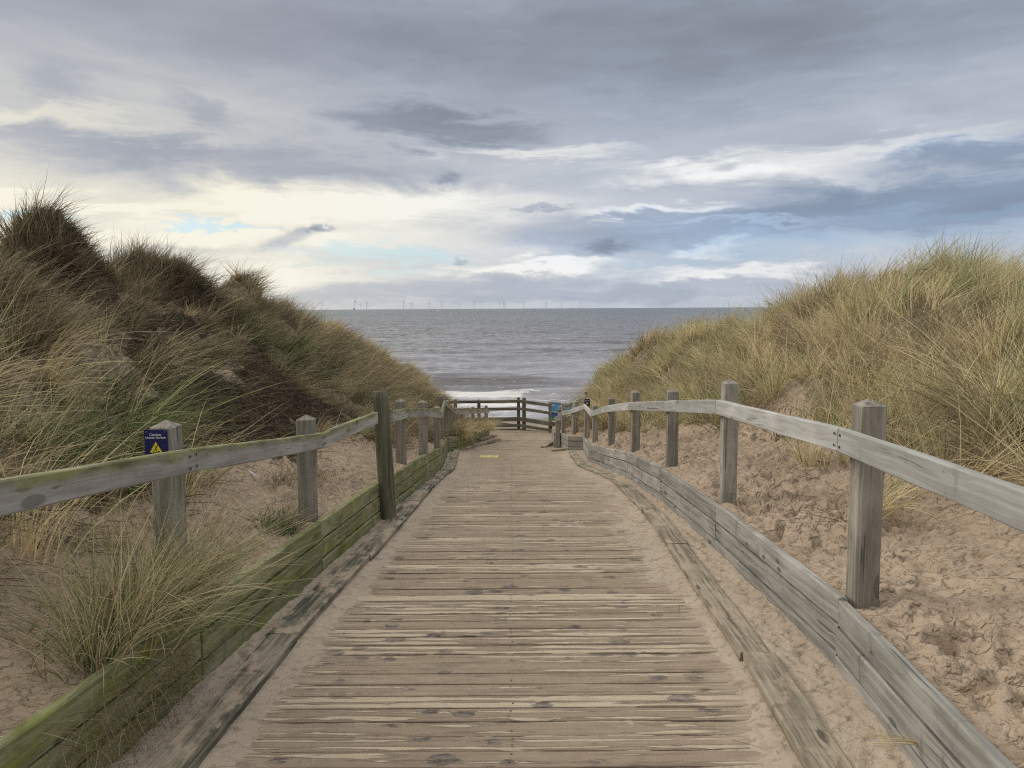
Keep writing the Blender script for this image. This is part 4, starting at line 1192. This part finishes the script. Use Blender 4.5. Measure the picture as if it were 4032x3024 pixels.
# ------------------------------------------------------------------ sky
SUN_EL, SUN_AZ = 26., -62.      # azimuth from straight ahead (+Y), negative to the left
def build_world():
    w = bpy.data.worlds.new('World'); S.world = w; w.use_nodes = True
    w.node_tree.nodes.clear()
    t = NT(w.node_tree)
    out = t.new('ShaderNodeOutputWorld'); bg = t.new('ShaderNodeBackground')
    t.l.new(bg.outputs[0], out.inputs[0])
    tc = t.new('ShaderNodeTexCoord')
    x, y, z = t.sep(tc.outputs['Generated'])
    az = t.m('MULTIPLY', t.m('ARCTAN2', x, y), 57.2958)
    el = t.m('MULTIPLY', t.m('ARCSINE', z), 57.2958)
    # drifting layers
    v1 = t.comb(t.m('MULTIPLY', az, .045), t.m('MULTIPLY', el, .16), 0.)
    n1 = t.noise(v1, 1., 4, .52, .3)
    v2 = t.comb(t.m('MULTIPLY', az, .13), t.m('MULTIPLY', el, .62), 3.7)
    n2 = t.noise(v2, 1., 5, .56, .4)
    v3 = t.comb(t.m('MULTIPLY', az, .5), t.m('MULTIPLY', el, 1.2), 8.1)
    n3 = t.noise(v3, 1., 5, .62, .2)
    wa = t.m('ADD', t.m('MULTIPLY', t.m('SUBTRACT', n2, .5), 14.), t.m('MULTIPLY', t.m('SUBTRACT', n3, .5), 3.))
    v4 = t.comb(t.m('MULTIPLY', az, .11), t.m('MULTIPLY', el, .5), 21.3)
    n4 = t.noise(v4, 1., 6, .62, .5)
    we = t.m('ADD', t.m('MULTIPLY', t.m('SUBTRACT', n4, .5), 5.0), t.m('MULTIPLY', t.m('SUBTRACT', n3, .5), 1.2))
    azw = t.m('ADD', az, wa); elw = t.m('ADD', el, we)
    az3 = t.m('ADD', az, t.m('MULTIPLY', t.m('SUBTRACT', n3, .5), 3.2)); el3 = t.m('ADD', el, t.m('MULTIPLY', t.m('SUBTRACT', n3, .5), 2.4))
    base = t.new('ShaderNodeFloatCurve')
    cv = base.mapping.curves[0]
    pts = [(0., .72), (.02, .73), (.045, .71), (.08, .70), (.12, .685), (.16, .675), (.20, .645), (.25, .65), (.34, .72), (.55, .90), (1., .95)]
    cv.points[0].location = pts[0]; cv.points[1].location = pts[-1]
    for p_ in pts[1:-1]: cv.points.new(*p_)
    base.mapping.update()
    t.set(base.inputs['Value'], t.lin(el, 0, 90))
    V = base.outputs[0]
    V = t.m('ADD', V, t.m('MULTIPLY', t.m('SUBTRACT', n1, .5), .18))
    V = t.m('ADD', V, t.m('MULTIPLY', t.m('SUBTRACT', n2, .5), .10))
    # brighter sky towards the hidden sun
    dgl = t.m('SQRT', t.m('ADD', t.m('POWER', t.m('DIVIDE', t.m('ADD', az, 34.), 34.), 2.), t.m('POWER', t.m('DIVIDE', t.m('SUBTRACT', el, 7.), 9.), 2.)))
    V = t.m('ADD', V, t.m('MULTIPLY', t.ss(dgl, 1.2, 0.), .07))
    def blob(a, e, ra, re, amt, soft, fineonly=False, slope=0.):
        aa = az3 if fineonly else azw; ee = el3 if fineonly else elw
        da = t.m('SUBTRACT', aa, a)
        de = t.m('SUBTRACT', ee, e)
        if slope: de = t.m('SUBTRACT', de, t.m('MULTIPLY', da, slope))
        d = t.m('SQRT', t.m('ADD', t.m('POWER', t.m('DIVIDE', da, ra), 2.), t.m('POWER', t.m('DIVIDE', de, re), 2.)))
        return t.ss(d, 1 + soft, max(0., 1 - soft), 0., amt)
    def px(X, Y):
        a = math.degrees(math.atan((X - 1106) / 1646.)); e = math.degrees(math.atan(-(Y - 829.5) / 1646.)) - 5.66
        return a, e * math.cos(R(a) * .6)
    D = .0348
    for (X, Y, rx, ry, amt, soft, fo, sl) in [
        (760, 440, 330, 34, .12, .8, 0, 0), (930, 500, 430, 60, .12, .9, 0, 0), (60, 430, 330, 55, .05, .9, 0, 0), (30, 445, 200, 14, .10, .8, 0, 0),
        (1560, 385, 210, 20, .17, .8, 0, -.05), (1790, 350, 230, 22, .14, .8, 0, .03), (1170, 330, 170, 13, .12, .8, 0, 0), (1180, 574, 175, 15, .16, .6, 0, 0),
        (1560, 597, 150, 11, .14, .7, 0, 0), (1560, 548, 60, 14, .16, .8, 0, 0), (1640, 497, 170, 8, .09, .7, 0, 0), (80, 288, 260, 15, .10, .9, 0, 0), (620, 590, 160, 18, .08, .8, 0, 0),
        (330, 520, 300, 16, .10, .9, 0, 0), (1400, 460, 110, 10, .14, .8, 0, .05),
        (1560, 100, 720, 110, -.12, .9, 0, 0), (450, 60, 560, 75, -.05, .9, 0, 0), (940, 272, 180, 36, -.14, .5, 0, -.03), (540, 352, 360, 42, -.085, .8, 0, -.03), (190, 330, 220, 22, -.03, .8, 0, 0),
        (1180, 492, 190, 34, -.12, .8, 0, 0), (1250, 620, 470, 20, -.05, .7, 0, 0), (1300, 640, 500, 10, -.02, .8, 0, 0), (600, 625, 300, 22, -.03, .8, 0, 0),
        (640, 512, 48, 13, -.16, .7, 1, .35), (700, 497, 24, 8, -.16, .6, 1, 0), (1315, 536, 52, 12, -.10, .8, 1, .05), (970, 391, 28, 12, -.10, .8, 1, .3), (455, 248, 52, 22, -.07, .8, 1, -.3), (1000, 561, 18, 5, -.12, .6, 1, 0), (150, 215, 42, 26, -.06, .9, 1, 0), (1165, 452, 62, 8, -.10, .5, 1, 0)]:
        a, e = px(X, Y)
        V = t.m('ADD', V, blob(a, e, rx * D, ry * D, amt, soft, bool(fo), sl))
    # blue-grey bank on the right
    a, e = px(1950, 465)
    bankm = blob(a, e, 620 * D, 46 * D, 1., .6, False, .07)
    a, e = px(2160, 368); bank2 = blob(a, e, 170 * D, 24 * D, .8, .6)
    bank = t.m('MAXIMUM', bankm, bank2)
    V = t.m('SUBTRACT', V, t.m('MULTIPLY', bank, .14))
    V = t.m('MAXIMUM', t.m('MINIMUM', V, t.lin(el, 22., 40., .87, 1.12)), .3)
    lum = t.m('POWER', V, 2.2)
    warm = t.ss(az, 12., -25.)
    tint_hi = t.mix(warm, (.98, 1.0, 1.01), (1.045, 1.0, .85))
    tint_lo = t.mix(warm, (.87, .985, 1.20), (.92, .985, 1.14))
    col = t.mix(t.ss(V, .56, .86), tint_lo, tint_hi)
    col = t.mix(t.m('MULTIPLY', bank, .85), col, (.76, .985, 1.34))
    col = t.mix(1., col, t.comb(lum, lum, lum), 'MULTIPLY')
    # clear gaps show the sky texture
    sky = t.new('ShaderNodeTexSky', sky_type='NISHITA')
    sky.sun_disc = False; sky.sun_elevation = R(SUN_EL); sky.sun_rotation = R(SUN_AZ)
    sky.air_density = 1.0; sky.dust_density = .6; sky.ozone_density = 1.5
    skyc = t.mix(1., sky.outputs[0], (.10, .10, .10), 'MULTIPLY')
    gap = None
    for (X, Y, rx, ry, amt, sl) in [(480, 493, 75, 9, .8, -.05), (850, 553, 105, 22, .65, -.05), (690, 560, 90, 16, .3, 0), (40, 477, 60, 12, .7, 0), (1430, 575, 110, 17, .55, 0), (1720, 545, 210, 32, .55, -.04), (2120, 540, 240, 34, .4, 0), (2100, 480, 200, 12, .3, 0)]:
        a, e = px(X, Y)
        g = blob(a, e, rx * D, ry * D, amt, .6, False, sl)
        gap = g if gap is None else t.m('MAXIMUM', gap, g)
    gcol = t.mix(.6, skyc, t.mix(t.ss(az, -8., 8.), (.42, .60, .70), (.24, .38, .62)))
    col = t.mix(gap, col, gcol)
    t.set(bg.inputs[0], col); bg.inputs[1].default_value = 1.0
build_world()

sd = bpy.data.lights.new('sun', 'SUN'); sd.energy = 1.5; sd.angle = R(25); sd.color = (1., .95, .87)
so = bpy.data.objects.new('sun', sd); link(so)
dirv = Vector((math.sin(R(SUN_AZ)) * math.cos(R(SUN_EL)), math.cos(R(SUN_AZ)) * math.cos(R(SUN_EL)), math.sin(R(SUN_EL))))
so.rotation_euler = dirv.to_track_quat('Z', 'Y').to_euler()

# ------------------------------------------------------------------ camera
cd = bpy.data.cameras.new('camera'); cd.sensor_fit = 'HORIZONTAL'; cd.sensor_width = 36.; cd.lens = 36. * 1646 / 2212
cd.clip_start = .05; cd.clip_end = 100000.
co = bpy.data.objects.new('camera', cd); link(co)
co.matrix_world = Matrix.Rotation(R(-5.66), 4, 'X') @ Matrix.Rotation(R(90), 4, 'X') @ Matrix.Rotation(R(-.32), 4, 'Z')
S.camera = co

S.view_settings.view_transform = 'Standard'
S.view_settings.look = 'None'
S.view_settings.exposure = .3
S.view_settings.gamma = 1.
S.view_settings.use_curve_mapping = False
S.cycles.filter_width = 1.15
S.cycles.max_bounces = 6
S.cycles.diffuse_bounces = 3
S.cycles.use_denoising = False
S.cycles.adaptive_threshold = .02
